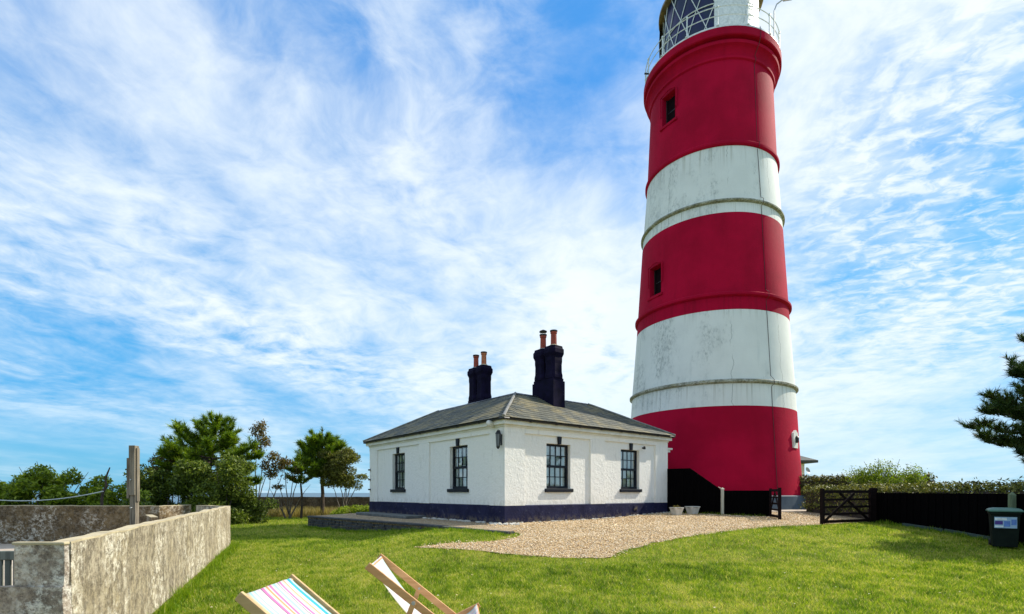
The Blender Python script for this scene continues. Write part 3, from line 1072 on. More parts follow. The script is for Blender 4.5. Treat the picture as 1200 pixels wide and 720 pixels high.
def chimney(x, y, zb, lab, capdiff):
    """two square shafts with corbelled heads on one base; sits on the roof at local x,y (centre of base)"""
    ch = empty('chimney', (x, y, zb)); ch.parent = cottage; ch['label'] = lab
    H = 7.22 - zb
    base = MB(); base.box((-.33, -.66, -.9), (.33, .66, 1.0)); base.box((-.29, -.62, 1.002), (.29, .62, 1.12))
    base.build('base', M['navy'], ch)
    for s, hh, pm in ((-1, H, 'pot'), (1, H - .02, 'pot')):
        sh = MB(); cy = s * .33
        w = .25
        def sq(w, z): return [(-w, cy - w, z), (w, cy - w, z), (w, cy + w, z), (-w, cy + w, z)]
        c8 = .10
        def oc(w, z):
            c = w * .30
            return [(-w + c, cy - w, z), (w - c, cy - w, z), (w, cy - w + c, z), (w, cy + w - c, z), (w - c, cy + w, z), (-w + c, cy + w, z), (-w, cy + w - c, z), (-w, cy - w + c, z)]
        prof = [(.31, 1.12), (.31, 1.25), (.285, 1.38), (.28, hh - .75), (.295, hh - .62), (.295, hh - .45), (.33, hh - .36), (.355, hh - .30), (.355, hh - .14), (.32, hh - .10), (.30, hh)]
        vs = []; fs = []
        for w, z in prof: vs += oc(w, z)
        for i in range(len(prof) - 1):
            for k in range(8):
                k2 = (k + 1) % 8
                fs.append((i * 8 + k, i * 8 + k2, i * 8 + 8 + k2, i * 8 + 8 + k))
        fs.append(tuple((len(prof) - 1) * 8 + k for k in range(8)))
        sh.add(vs, fs)
        so = sh.build('shaft', M['navy'], ch)
        fl = MB(); fl.lathe([(.24, hh), (.20, hh + .05), (.14, hh + .09)], (0, cy, 0), 12, cap=True)
        fl.build('flaunching', M['coping'] if s < 0 else M['lead'], so)
        pt = MB()
        pt.lathe([(.145, hh + .05), (.128, hh + .12), (.12, hh + .55), (.14, hh + .56), (.145, hh + .63), (.12, hh + .65), (.10, hh + .60)], (0, cy, 0), 16)
        pt.build('pot', M['orangepot' if capdiff and s < 0 else 'pot'], so, smooth=True)
        rim = MB(); rim.lathe([(.15, hh + .625), (.16, hh + .66), (.16, hh + .69), (.12, hh + .70)], (0, cy, 0), 16, cap=True)
        rim.build('pot_rim', M['sootpot'], so, smooth=True)
        if s > 0 and not capdiff:
            cw = MB(); cw.lathe([(.17, hh + .80), (.16, hh + .84), (.04, hh + .90)], (0, cy, 0), 16, cap=True)
            for k in range(4):
                t = k * PI / 2 + .4
                cw.tube([(.11 * math.cos(t), cy + .11 * math.sin(t), hh + .66), (.12 * math.cos(t), cy + .12 * math.sin(t), hh + .82)], .012, 5)
            cw.build('cowl', M['sootpot'], so)
    return ch


chimney(4.03, 2.15, 4.75, 'nearer dark navy double chimney with red pots', False)
chimney(3.72, 6.75, 4.5, 'farther dark navy double chimney with orange pot', True)

# wall lantern at the corner, alarm dome, small lamp, house number
def wall_lantern(parent, loc, rz, name='wall_lantern', s=1.0):
    e = empty(name, loc, rz); e.parent = parent; e.scale = (s * 1.05, s * 1.05, s * 1.7)
    b = MB(); b.box((-.04, -.02, -.10), (.04, 0, .12)); b.tube([(0, -.01, .10), (0, -.08, .20), (0, -.14, .17)], .012, 6)
    b.build('bracket', M['black'], e)
    c = MB()
    c.lathe([(.0, .14), (.09, .06), (.095, .045), (.08, .04)], (0, -.14, .08), 6)
    c.lathe([(.02, -.26), (.055, -.23), (.06, -.2)], (0, -.14, .08), 6, cap=True)
    for k in range(6):
        t = k * PI / 3
        c.tube([(.055 * math.cos(t), -.14 + .055 * math.sin(t), -.13), (.078 * math.cos(t), -.14 + .078 * math.sin(t), .125)], .008, 4)
    c.build('cage', M['black'], e)
    g = MB(); g.lathe([(.048, -.12), (.07, .12)], (0, -.14, 0), 6); g.build('glass', M['lampglass'], e)
    return e


wall_lantern(cottage, FL @ Vector((LY - .12, -.065, 2.90)), -PI / 2, s=1.0)
am = MB(); am.lathe([(.13, 0), (.13, .10), (.11, .17), (.06, .21), (0, .22)], (0, 0, 0), 20, cap=False)
ao = am.build('alarm_dome', M['white_plastic'], cottage, smooth=True)
ao.location = FL @ Vector((LY - .50, -.20, 3.50)); ao.rotation_euler = (0, -PI / 2, 0)
sl = MB(); sl.box((-.02, -.10, -.03), (.02, 0, .03)); sl.lathe([(.05, -.06), (.06, .0), (.04, .07)], (0, -.12, 0), 10, cap=True)
so_ = sl.build('security_lamp', M['black'], cottage); so_.location = (7.55, -.05, 3.02)
text_mesh('2', .26, 'house_number', M['black'], cottage, (8.92, -.055, 1.78), (PI / 2, 0, 0))
vb = MB(); vb.box((-.10, -.03, -.10), (.10, 0, .10)); vb.tube([(0, -.05, -.02), (0, -.05, -.2)], .02, 6)
v_ = vb.build('plinth_vent', M['plinth'], cottage); v_.location = (7.05, -.075, .42)
dp = MB()
for z in (1.2, 1.7, 2.2): dp.box((-.16, LY - .10, z), (-.05, LY + .02, z + .07))
dp.build('wall_hooks', M['gutter'], cottage)  # only small black hooks on the wall, no pipe
# link porch behind the right-hand end, toward the lighthouse
po = MB(); po.box((LX + .001, 1.0, -.1), (LX + 1.28, 5.0, 3.05)); po.build('porch_wall', M['wall'], cottage)
po = MB(); po.box((LX - .1, .85, 3.052), (LX + 1.6, 5.1, 3.17)); po.box((LX - .1, .80, 3.172), (LX + 1.72, 5.1, 3.26)); po.build('porch_roof', M['trimwhite'], cottage)

# ------------------------------------------------------------ lighthouse
D = 32.6
AX = R_(20.7)
TC = Vector((D * math.sin(AX), D * math.cos(AX), 0))
sT = D / 30.0
TOW = math.atan2(-TC.y, -TC.x)         # world angle of the side that faces the photographer
def rr(r): return r * sT
def zz(z): return 1.1 + (z - 1.1) * sT
def bear(deg): return TOW + R_(deg)


tower = empty('lighthouse', TC)
tag(tower, 'tall tapering lighthouse painted in red and white bands with railed gallery', 'lighthouse')


def band(name, mat, pts, holes=(), n=144, label=None):
    """pts (r,z); holes (bearing0, bearing1, z0, z1)"""
    angs = sorted({2 * PI * k / n for k in range(n)} | {h[i] % (2 * PI) for h in holes for i in (0, 1)})
    zs = sorted({p[1] for p in pts} | {z for h in holes for z in h[2:]})
    def r_at(z):
        for (r0, z0), (r1, z1) in zip(pts[:-1], pts[1:]):
            if z0 - 1e-6 <= z <= z1 + 1e-6: return r0 + (r1 - r0) * (z - z0) / max(z1 - z0, 1e-6)
        return pts[-1][0]
    mb = MB(); m = len(zs)
    vs = [(r_at(z) * math.cos(t), r_at(z) * math.sin(t), z) for t in angs for z in zs]
    fs = []
    for k in range(len(angs)):
        k2 = (k + 1) % len(angs)
        tm = (angs[k] + (angs[k2] if k2 else 2 * PI)) / 2
        for i in range(m - 1):
            zm = (zs[i] + zs[i + 1]) / 2
            if any(((tm - h[0]) % (2 * PI)) < ((h[1] - h[0]) % (2 * PI)) and h[2] < zm < h[3] for h in holes): continue
            fs.append((k * m + i, k2 * m + i, k2 * m + i + 1, k * m + i + 1))
    mb.add(vs, fs)
    return mb.build(name, mat, tower, smooth=True, label=label)


def surf(b, r):
    return TC + Vector((r * math.cos(bear(b)), r * math.sin(bear(b)), 0))


# window spots
W1b, W2b = -38.5, -44.5
w1c = 1.1 + (577 - 127) / F * surf(W1b, rr(3.13)).y
w2c = 1.1 + (577 - 329) / F * surf(W2b, rr(3.68)).y
hw = .46
def hole(b, r, zc, hh=.80): return (bear(b) - hw / r, bear(b) + hw / r, zc - hh, zc + hh)


band('plinth', M['slateblue'], [(rr(4.60), -.3), (rr(4.57), zz(.91)), (rr(4.50), zz(.93)), (rr(4.42), zz(.95))], label='slate blue painted plinth')
Lpl = [(4.41, .93), (4.25, 3.0), (4.13, 5.07)]
band('red_band', M['red'], [(rr(r), zz(z)) for r, z in Lpl], label='lowest red band')
band('white_band', M['white'], [(rr(4.128), zz(5.07)), (rr(4.03), zz(6.6)), (rr(3.80), zz(9.6))], label='lower white band with grey stains and cracks')
band('red_band', M['red'], [(rr(3.803), zz(9.6)), (rr(3.505), zz(14.27))], [hole(W2b, rr(3.68), w2c)], label='middle red band with small window')
band('white_band', M['white'], [(rr(3.50), zz(14.27)), (rr(3.24), zz(17.65))], label='upper white band with grey stains')
band('red_band', M['red'], [(rr(3.243), zz(17.65)), (rr(3.055), zz(21.85))], [hole(W1b, rr(3.13), w1c)], label='top red band with small window')


def moulding(name, mat, r, z0, z1, out):
    prof = [(r - .02, z0), (r + out * .6, z0 + .03), (r + out, z0 + (z1 - z0) * .35), (r + out, z0 + (z1 - z0) * .75), (r + out * .6, z1 - .02), (r - .02, z1 + .03)]
    mb = MB(); mb.lathe(prof, n=144); return mb.build(name, mat, tower, smooth=True)


moulding('string_course', M['ringwhite'], rr(4.05), zz(6.10), zz(6.30), .15)
moulding('string_course', M['red'], rr(3.755), zz(10.2), zz(10.44), .15)
moulding('string_course', M['ringwhite'], rr(3.47), zz(14.75), zz(14.93), .12)
moulding('string_course', M['red'], rr(3.24), zz(17.55), zz(17.80), .12)
# gallery cornice
cp = [(3.05, 21.78), (3.13, 21.84), (3.135, 21.93), (3.06, 21.98), (3.08, 22.08), (3.15, 22.25), (3.22, 22.34), (3.32, 22.40), (3.335, 22.53), (3.20, 22.58), (3.21, 22.67),
      (3.40, 22.70), (3.435, 22.74), (3.435, 23.08), (3.41, 23.10)]
mb = MB(); mb.lathe([(rr(r), zz(z)) for r, z in cp], n=160); mb.build('gallery_cornice', M['red'], tower, smooth=True)
mb = MB(); mb.lathe([(rr(3.408), zz(23.10)), (rr(3.40), zz(23.19)), (rr(3.2), zz(23.20)), (rr(2.2), zz(23.20))], n=160); mb.build('gallery_deck', M['ironwhite'], tower, smooth=True)


def tower_window(b, r, zc, hh=.80):
    e = empty('window', (r * math.cos(bear(b)), r * math.sin(bear(b)), zc), bear(b) - PI / 2 + PI)
    # local -y points outward
    e.rotation_euler = (0, 0, bear(b) + PI / 2)
    e.parent = tower
    rv = MB()
    w = hw; dpt = .36
    q = [(-w, -hh), (w, -hh), (w, hh), (-w, hh)]
    for k in range(4):
        p, s = q[k], q[(k + 1) % 4]
        rv.add([(p[0], -.0, p[1]), (s[0], -.0, s[1]), (s[0] * .9, dpt, s[1] * .94), (p[0] * .9, dpt, p[1] * .94)], [(3, 2, 1, 0)])
    rv.build('reveal', M['red'], e)
    fr = MB()
    fr.box((-w * .92, dpt - .08, -hh), (-w * .78, dpt, hh)); fr.box((w * .78, dpt - .08, -hh), (w * .92, dpt, hh))
    fr.box((-w, dpt - .03, -.02), (w, dpt - .012, .02))
    fr.build('frame', M['black'], e)
    gl = MB(); gl.box((-w * 1.02, dpt - .01, -hh * 1.02), (w * 1.02, dpt + .02, hh * 1.02)); gl.build('pane', M['voidglass'], e)
    s = MB(); s.box((-w - .14, -.08, -hh - .17), (w + .14, .10, -hh - .03)); bevel(s.build('sill', M['red'], e), .02)
    h = MB()
    pts = [(-w - .10, -.03, -hh * .3), (-w - .10, -.03, hh + .02), (-w * .55, -.04, hh + .12), (0, -.05, hh + .155), (w * .55, -.04, hh + .12), (w + .10, -.03, hh + .02), (w + .10, -.03, -hh * .3)]
    h.tube(pts, .035, 6); h.build('hood_mould', M['red'], e, smooth=True)


tower_window(W1b, rr(3.13), w1c)
tower_window(W2b, rr(3.68), w2c)
# white niche with a lantern low on the right
nb = 64
nz = 1.1 + (577 - 515) / F * surf(nb, rr(4.25)).y
e = empty('niche_lamp', (rr(4.24) * math.cos(bear(nb)), rr(4.24) * math.sin(bear(nb)), nz), bear(nb) + PI / 2); e.parent = tower
b_ = MB(); b_.add([(-.32, -.05, -.46), (.32, -.05, -.46), (.32, -.05, .30), (0, -.05, .48), (-.32, -.05, .30), (-.32, .12, -.46), (.32, .12, -.46), (.32, .12, .30), (0, .12, .48), (-.32, .12, .30)],
                 [(0, 1, 2, 3, 4), (1, 6, 7, 2), (5, 0, 4, 9), (2, 7, 8, 3), (3, 8, 9, 4), (0, 5, 6, 1)])
b_.build('back_board', M['trimwhite'], e)
c_ = MB(); c_.lathe([(.03, -.20), (.08, -.17), (.10, .06), (.11, .08), (.02, .18)], (0, -.10, 0), 8, cap=True); c_.build('lamp', M['black'], e)
# lightning conductor
cpts = [(4.43, .95), (4.13, 5.07), (4.06, 6.0), (4.23, 6.1), (4.23, 6.3), (4.03, 6.5), (3.80, 9.6), (3.76, 10.1), (3.93, 10.22), (3.93, 10.45), (3.75, 10.6), (3.50, 14.3), (3.47, 14.68), (3.61, 14.75), (3.61, 14.97), (3.45, 15.1),
        (3.25, 17.5), (3.37, 17.57), (3.37, 17.8), (3.22, 17.9), (3.06, 21.7), (3.15, 21.83), (3.15, 21.95), (3.08, 22.1), (3.34, 22.45), (3.45, 22.75), (3.45, 23.1), (3.40, 23.25)]
for b0 in (41.0,):
    mb = MB(); mb.tube([((rr(r) + .015) * math.cos(bear(b0)), (rr(r) + .015) * math.sin(bear(b0)), zz(z)) for r, z in cpts], .013, 5)
    mb.build('lightning_conductor', M['cable'], tower)

# gallery railing
ZR = zz(23.2)
RR = rr(3.34)
for k in range(15):
    b0 = 6 + 24 * k
    p = Vector((RR * math.cos(bear(b0)), RR * math.sin(bear(b0)), ZR))
    mb = MB(); mb.lathe([(.075, -.02), (.07, .05), (.038, .10), (.034, .98), (.06, 1.0), (.062, 1.06), (.05, 1.10), (.0, 1.13)], (0, 0, 0), 10)
    mb.box((-.10, -.06, -.02), (.10, .06, .03), Matrix.Rotation(bear(b0), 4, 'Z'))
    po = mb.build('railing_post', M['ironwhite'], tower, smooth=True); po.location = p
for z in (.55, 1.02):
    mb = MB(); mb.tube([(RR * math.cos(2 * PI * k / 96), RR * math.sin(2 * PI * k / 96), ZR + z) for k in range(97)], .024, 6, cap=False)
    mb.build('rail', M['ironwhite'], tower, smooth=True)
# lantern room
RL = rr(2.38)
lan = empty('lantern_room', (0, 0, ZR)); lan.parent = tower
HL = 3.9
mb = MB(); mb.lathe([(RL + .03, -.05), (RL + .03, .45), (RL - .05, .5)], n=64); mb.build('base_wall', M['ironwhite'], lan, smooth=True)
g0, g1 = bear(-98), bear(6)
mb = MB(); mb.lathe([(RL - .04, .48), (RL - .04, HL)], n=40, a0=g0, a1=g1); mb.build('glazing', M['lanternglass'], lan)
mb = MB(); mb.lathe([(RL, .48), (RL, HL)], n=60, a0=g1, a1=g0 + 2 * PI); mb.build('blank_panel', M['ironwhite'], lan, smooth=True)
lat = MB()
def on_l(t, z, r=RL): return (r * math.cos(t), r * math.sin(t), z)
nb_ = 5
stp = (g1 - g0) / nb_
for k in range(-2, nb_ + 3):
    for sg in (-1, 1):
        pts_ = []
        for i in range(25):
            f_ = i / 24; t_ = g0 + stp * (k + sg * (f_ - .5) * 1.5)
            if g0 - .01 <= t_ <= g1 + .01: pts_.append(on_l(t_, .48 + (HL - .48) * f_))
        if len(pts_) > 3: lat.tube(pts_, .024, 5)
lat.tube([on_l(g0 + (g1 - g0) * i / 24, 2.15) for i in range(25)], .03, 5)
lat.tube([on_l(g0, .48), on_l(g0, HL)], .05, 6); lat.tube([on_l(g1, .48), on_l(g1, HL)], .05, 6)
# extra lattice crossing the blank side
for k in range(1, 4):
    t0 = g1 + stp * k
    lat.tube([on_l(t0 - stp * .5 + stp * i / 6, .48 + (HL - .48) * i / 6, RL + .03) for i in range(7)], .018, 5)
lat.build('lattice_bar', M['ironwhite'], lan)
mb = MB(); mb.lathe([(RL + .10, .9), (RL + .22, 1.6), (RL + .26, 2.6), (RL + .20, HL + .1)], n=10, a0=bear(-112), a1=bear(-84)); 
mb.lathe([(RL + .02, .9), (RL + .12, 1.6), (RL + .16, 2.6), (RL + .1, HL + .1)], n=10, a0=bear(-112), a1=bear(-84)); mb.build('storm_shutter', M['tan'], lan, smooth=True)
mb = MB(); mb.lathe([(.5, .3), (.55, .8), (.75, 1.2), (.85, 1.9), (.75, 2.6), (.5, 3.0)], n=24, cap=True); mb.build('optic', M['brass'], lan, smooth=True)
mb = MB(); mb.lathe([(RL - .1, HL), (RL + .28, HL + .02), (RL + .28, HL + .16), (RL + .05, HL + .22), (RL * .86, HL + .9), (RL * .5, HL + 1.5), (.35, HL + 1.75), (.3, HL + 2.1), (.36, HL + 2.3), (.15, HL + 2.55), (0, HL + 2.6)], n=48)
mb.build('dome', M['tan'], lan, smooth=True)
mb = MB(); mb.tube([(0, 0, HL + 2.5), (0, 0, HL + 4.0)], .03, 6); mb.tube([(-.5, 0, HL + 3.4), (.5, 0, HL + 3.4)], .02, 5); mb.add([(.5, 0, HL + 3.2), (.8, 0, HL + 3.4), (.5, 0, HL + 3.6), (.5, .02, HL + 3.2), (.8, .02, HL + 3.4), (.5, .02, HL + 3.6)], [(0, 1, 2), (5, 4, 3), (0, 3, 4, 1), (1, 4, 5, 2)])
mb.build('weather_vane', M['black'], lan)
# ladder and lamp arm on the gallery
lt = bear(44)
lad = MB()
for s in (-1, 1):
    a_ = lt + s * .085
    lad.tube([on_l(a_, .0, RL + .35), on_l(a_, 4.1, RL + .22)], .022, 5)
for k in range(13):
    lad.tube([on_l(lt - .085, .25 + .3 * k, RL + .34 - .01 * k), on_l(lt + .085, .25 + .3 * k, RL + .34 - .01 * k)], .016, 5)
lad.build('ladder', M['ironwhite'], lan)
pa = MB(); q = bear(62)
b0 = Vector((RR * math.cos(q), RR * math.sin(q), 0)); od = Vector((math.cos(q + .5), math.sin(q + .5), 0))
pa.tube([b0 + Vector((0, 0, .0)), b0 + Vector((0, 0, 1.55)), b0 + od * .12 + Vector((0, 0, 1.85)), b0 + od * .5 + Vector((0, 0, 2.05))], .035, 6)
pa.tube([b0 + od * .42 + Vector((0, 0, 2.0)), b0 + od * .85 + Vector((0, 0, 1.98))], [.09, .12], 8)
pa.build('lamp_arm', M['steel'], lan)
fl = MB(); q = bear(-64)
fl.tube([on_l(q, .1, RR + .02), on_l(q, .1, RR + .28)], .045, 8); fl.build('drain_spout', M['black'], lan)
# landward paving collar round the foot
mb = MB(); mb.lathe([(rr(5.9), .145), (rr(5.9), .215), (rr(5.85), .22), (rr(4.4), .235)], n=72)
pv = mb.build('paved_collar', M['paving'], None); pv.location = TC
tag(pv, kind='structure', label='pale concrete paving round the foot of the lighthouse')

# ------------------------------------------------------------ terrace left of the cottage
ter = empty('terrace', (0, 0, 0)); tag(ter, kind='structure', label='raised gravel terrace with dark stone edge beside the cottage')
dR = Vector((.779, .627, 0)); dL = Vector((-.627, .779, 0))
TE0 = Vector((-.05, 14.95, 0)); TE1 = Vector((-9.35, 24.1, 0))     # edge line, right end to left end
mb = MB()
c0 = C + dL * 11.6
top = [(TE0.x, TE0.y, -.015), (TE1.x, TE1.y, .0), (-8.2, 27.5, 0), (c0.x, c0.y, 0), (C.x, C.y, 0), (.55, 17.3, -.02)]
vs = top + [(x, y, -.6) for x, y, z in top]
n = 6
mb.add(vs, [tuple(range(n))[::-1]] + [(i, (i + 1) % n, (i + 1) % n + n, i + n) for i in range(n)])
mb.build('gravel_bed', M['gravel_brown'], ter)
ed = TE1 - TE0; EL = ed.length; ed.normalize(); eo = Vector((-ed.y, ed.x, 0)) * 1.0   # outward side
if eo.y > 0: eo = -eo
K = 13
for k in range(K):
    a0_, a1_ = EL * k / K + .008, EL * (k + 1) / K - .008
    p0 = TE0 + ed * a0_; 
    Mx = Matrix(((ed.x, eo.x, 0, p0.x), (ed.y, eo.y, 0, p0.y), (0, 0, 1, 0), (0, 0, 0, 1)))
    t = (k + .5) / K
    zt = -.035 + .05 * min(1, t * 3)
    c = MB(); c.box((0, -.18 + random.uniform(-.01, .01), zt - .075), (a1_ - a0_, .10 + random.uniform(-.012, .012), zt + random.uniform(-.006, .006)), Mx)
    bevel(c.build('coping_stone', M['stone'], ter), .015)
st = MB()
for row in range(4):
    x = 0
    while x < EL - .1:
        w = random.uniform(.12, .28); w = min(w, EL - x)
        p0 = TE0 + ed * x; z1_ = -.10 - row * .12; 
        Mx = Matrix(((ed.x, eo.x, 0, p0.x), (ed.y, eo.y, 0, p0.y), (0, 0, 1, 0), (0, 0, 0, 1)))
        st.box((.01, -.05, z1_ - .11), (w - .01, .02 + random.uniform(0, .05), z1_ - random.uniform(.002, .02)), Mx)
        x += w
so = st.build('stonework', M['stone'], ter); so['kind'] = 'stuff'
# end wall of the terrace (left)
mb = MB(); mb.bar(TE1 + Vector((0, 0, -.26)), Vector((-8.2, 27.5, -.26)), .12, .50); mb.build('end_wall', M['stone'], ter)
# doorstep slab against the far end of the left face
for (u0, u1, w0, zt) in ((5.3, 10.6, .95, .115),):
    x = u0
    for k in range(4):
        w = (u1 - u0) / 4
        p0 = C - dR * (w0 + .075) + dL * (x + .01)
        Mx = Matrix(((dL.x, dR.x, 0, p0.x), (dL.y, dR.y, 0, p0.y), (0, 0, 1, 0), (0, 0, 0, 1)))
        c = MB(); c.box((0, 0, .0), (w - .02, w0 - .02, zt + random.uniform(-.005, .005)), Mx)
        bevel(c.build('paving_slab', M['slabstone'], ter), .012)
        x += w


def cobble_mesh():
    bm = bmesh.new(); bmesh.ops.create_icosphere(bm, subdivisions=1, radius=1)
    for v in bm.verts: v.co *= 1 + .25 * noise.noise(v.co * 2.2)
    me = bpy.data.meshes.new('cobble'); bm.to_mesh(me); bm.free(); me.materials.append(M['palestone'])
    return me


cob = cobble_mesh()
cr = empty('cobble_border', (0, 0, 0)); tag(cr, 'loose pale cobbles lying along the foot of the cottage plinth', 'cobbles', kind='structure')
for k in range(170):
    if k < 75:
        t = random.uniform(0, 5.4); p = C + dL * t - dR * random.uniform(.12, .32); z = .015
    elif k < 95:
        p = C + Vector((random.uniform(-.5, .45), random.uniform(-.75, -.15), 0)); z = gz(p.x, p.y) + .03
    else:
        t = random.uniform(0, 9.3); p = C + dR * t - dL * random.uniform(.12, .30); z = gz(p.x, p.y) + .04
    o = link('cobble', cob, cr, (p.x, p.y, z)); s = random.uniform(.03, .085 if k < 95 else .05)
    o.scale = (s * random.uniform(.9, 1.5), s * random.uniform(.8, 1.3), s * .6); o.rotation_euler = (0, 0, random.uniform(0, 6))

# ------------------------------------------------------------ yard walls on the left
def prism_wall(name, pts, z0, z1, thick, mat, capmat, label, cat='wall', cap=.018, tops=None):
    e = empty(name, (pts[0][0], pts[0][1], z0)); tag(e, label, cat)
    o = Vector((pts[0][0], pts[0][1], z0))
    mb = MB(); cpm = MB()
    n = len(pts)
    L = []; Rr = []
    for i, p in enumerate(pts):
        p = Vector((*p, 0)); a = Vector((*pts[max(i - 1, 0)], 0)); b = Vector((*pts[min(i + 1, n - 1)], 0))
        d1 = (p - a).normalized() if i > 0 else (b - p).normalized(); d2 = (b - p).normalized() if i < n - 1 else d1
        nrm = Vector((-(d1 + d2).y, (d1 + d2).x, 0)).normalized(); k = 1 / max(.3, nrm.dot(Vector((-d1.y, d1.x, 0))))
        L.append(p + nrm * thick / 2 * k); Rr.append(p - nrm * thick / 2 * k)
    seg = []
    for i in range(n - 1):
        m = max(2, int((Vector(pts[i + 1]) - Vector(pts[i])).length / .25))
        for k in range(m + (1 if i == n - 2 else 0)):
            t = k / m
            l = L[i].lerp(L[i + 1], t); r = Rr[i].lerp(Rr[i + 1], t); seg.append((l, r, i + t))
    vs = []; cv = []
    rows = 6
    for l, r, u in seg:
        h1 = z1 if tops is None else tops(u)
        wob = .022 * noise.noise((l.x * 1.3, l.y * 1.3, 0)) + .010 * noise.noise((l.x * 5, l.y * 5, 3))
        col = []
        for side, q in ((1, l), (-1, r)):
            dn = (l - r).normalized() * side
            for j in range(rows + 1):
                z = z0 + (h1 - cap + wob - z0) * j / rows
                jit = .012 * noise.noise((q.x * 2, q.y * 2, z * 2 + side))
                pp = q + dn * jit; col.append(Vector((pp.x, pp.y, z)) - o)
        vs += col
        ov = .001
        dn = (l - r).normalized()
        cv += [Vector((*(l + dn * ov).xy, h1 - cap + wob)) - o, Vector((*(l + dn * ov * .4).xy, h1 + wob)) - o, Vector((*(r - dn * ov * .4).xy, h1 + wob)) - o, Vector((*(r - dn * ov).xy, h1 - cap + wob)) - o]
    W = 2 * (rows + 1); m = len(seg); fs = []; cf = []
    for i in range(m - 1):
        for j in range(rows):
            fs.append((i * W + j, i * W + j + 1, (i + 1) * W + j + 1, (i + 1) * W + j))
            q = rows + 1
            fs.append((i * W + q + j, (i + 1) * W + q + j, (i + 1) * W + q + j + 1, i * W + q + j + 1))
        for j in range(3): cf.append((i * 4 + j, i * 4 + j + 1, (i + 1) * 4 + j + 1, (i + 1) * 4 + j))
    for i in (0, m - 1):
        for j in range(rows): fs.append((i * W + j, i * W + j + 1, i * W + rows + 2 + j, i * W + rows + 1 + j))
        cf.append((i * 4, i * 4 + 1, i * 4 + 2, i * 4 + 3))
    mb.add(vs, fs); cpm.add(cv, cf)
    mb.build('wall_body', mat, e, smooth=True); cpm.build('coping', capmat, e)
    return e


ZT = .69
# long sunlit wall and its return at the far end
prism_wall('yard_wall', [(-3.74, 4.333), (-8.55, 15.72), (-9.5, 15.80)], -.6, ZT, .14, M['nearwall'], M['coping'], 'long sunlit weathered concrete yard wall running beside the lawn')
# front pier and lower wall, facing the photographer
pw = empty('garden_wall', (-3.7, 4.36, -.6)); tag(pw, 'grey lichen-covered front garden wall with raised pier beside the slatted bench', 'wall')
oo = Vector((-3.7, 4.36, -.6))


def rough_box(lo, hi, mat, name, parent, o, n=(10, 3, 10), amp=.014):
    bm = bmesh.new()
    def grid(p, u, v, nu, nv):
        rows = [[bm.verts.new(p + u * i / nu + v * j / nv) for i in range(nu + 1)] for j in range(nv + 1)]
        for j in range(nv):
            for i in range(nu): bm.faces.new((rows[j][i], rows[j][i + 1], rows[j + 1][i + 1], rows[j + 1][i]))
    lo = Vector(lo); hi = Vector(hi); s = hi - lo
    X, Y, Z = Vector((s.x, 0, 0)), Vector((0, s.y, 0)), Vector((0, 0, s.z))
    grid(lo, X, Z, n[0], n[2]); grid(lo + X, Y, Z, n[1], n[2]); grid(lo + X + Y, -X, Z, n[0], n[2]); grid(lo + Y, -Y, Z, n[1], n[2]); grid(lo + Z, X, Y, n[0], n[1])
    bmesh.ops.remove_doubles(bm, verts=bm.verts, dist=1e-4)
    for v in bm.verts: v.co += noise.noise_vector(v.co * 3.1) * amp; v.co -= o
    me = bpy.data.meshes.new(name); bm.to_mesh(me); bm.free(); me.materials.append(mat)
    me.polygons.foreach_set('use_smooth', [True] * len(me.polygons))
    me.set_sharp_from_angle(angle=R_(40))
    return link(name, me, parent)


rough_box((-4.05, 4.26, .32), (-3.645, 4.305, ZT - .02), M['pierwall'], 'pier', pw, oo, (12, 3, 10))
rough_box((-6.2, 4.245, -.6), (-3.64, 4.325, .325), M['pierwall'], 'lower_wall', pw, oo, (30, 3, 14))
cpm = MB(); cpm.box((-4.07 - oo.x, -.11, ZT - .02 - oo.z), (-3.64 - oo.x, -.05, ZT + .004 - oo.z)); bevel(cpm.build('coping', M['coping'], pw), .008)
yp = MB(); yp.add([(-3.95, 4.5, -.47), (-8.6, 15.7, -.47), (-10.4, 15.6, -.47), (-19, 16.2, -.47), (-14, 2, -.47), (-4.0, 2, -.47)], [(5, 4, 3, 2, 1, 0)][::1])
yq = yp.build('yard_paving', M['paving']); tag(yq, kind='structure', label='worn paved yard inside the walls')
# the brown back wall
prism_wall('back_wall', [(-19, 16.3), (-10.55, 15.62), (-10.50, 17.0)], -.6, ZT + .01, .16, M['brownwall'], M['coping'], 'brown shaded rendered wall at the back of the yard')
# inner stub wall of the yard
prism_wall('stub_wall', [(-10.35, 14.9), (-9.3, 13.6)], -.6, .46, .16, M['brownwall'], M['coping'], 'low stub of wall between the back wall and the long sunlit wall')
# far garden walls by the sea
prism_wall('far_wall', [(-26, 44), (-8.0, 44), (-3.5, 40)], -.6, .70, .35, M['farwall'], M['farwall'], 'long dark old wall far behind the lawn, in front of the sea')
prism_wall('low_far_wall', [(-22, 37.5), (-15.9, 37.0)], -.6, -.20, .35, M['farwall'], M['farwall'], 'low dark wall stub at the back of the lawn')

# post with board
e = empty('timber_post', (-6.10, 8.45, -.55)); tag(e, 'tall weathered square timber post behind the yard wall', 'post')
mb = MB(); mb.box((-.046, -.046, 0), (.046, .046, 2.40)); bevel(mb.build('post', M['oldwood'], e), .008)
mb = MB(); mb.box((-.085, -.06, 1.55), (-.048, .05, 2.20)); mb.box((-.04, -.075, 1.60), (.055, -.048, 2.40)); bevel(mb.build('cleat_board', M['oldwood'], e), .006)
mb = MB(); mb.box((.048, -.03, 1.5), (.066, .03, 2.36)); mb.build('side_batten', M['oldwood'], e)
for z in (1.4, 1.85): 
    mb = MB(); mb.tube([(-.0, -.09, z), (-.0, -.04, z)], .012, 6); mb.build('bolt', M['steel'], e)

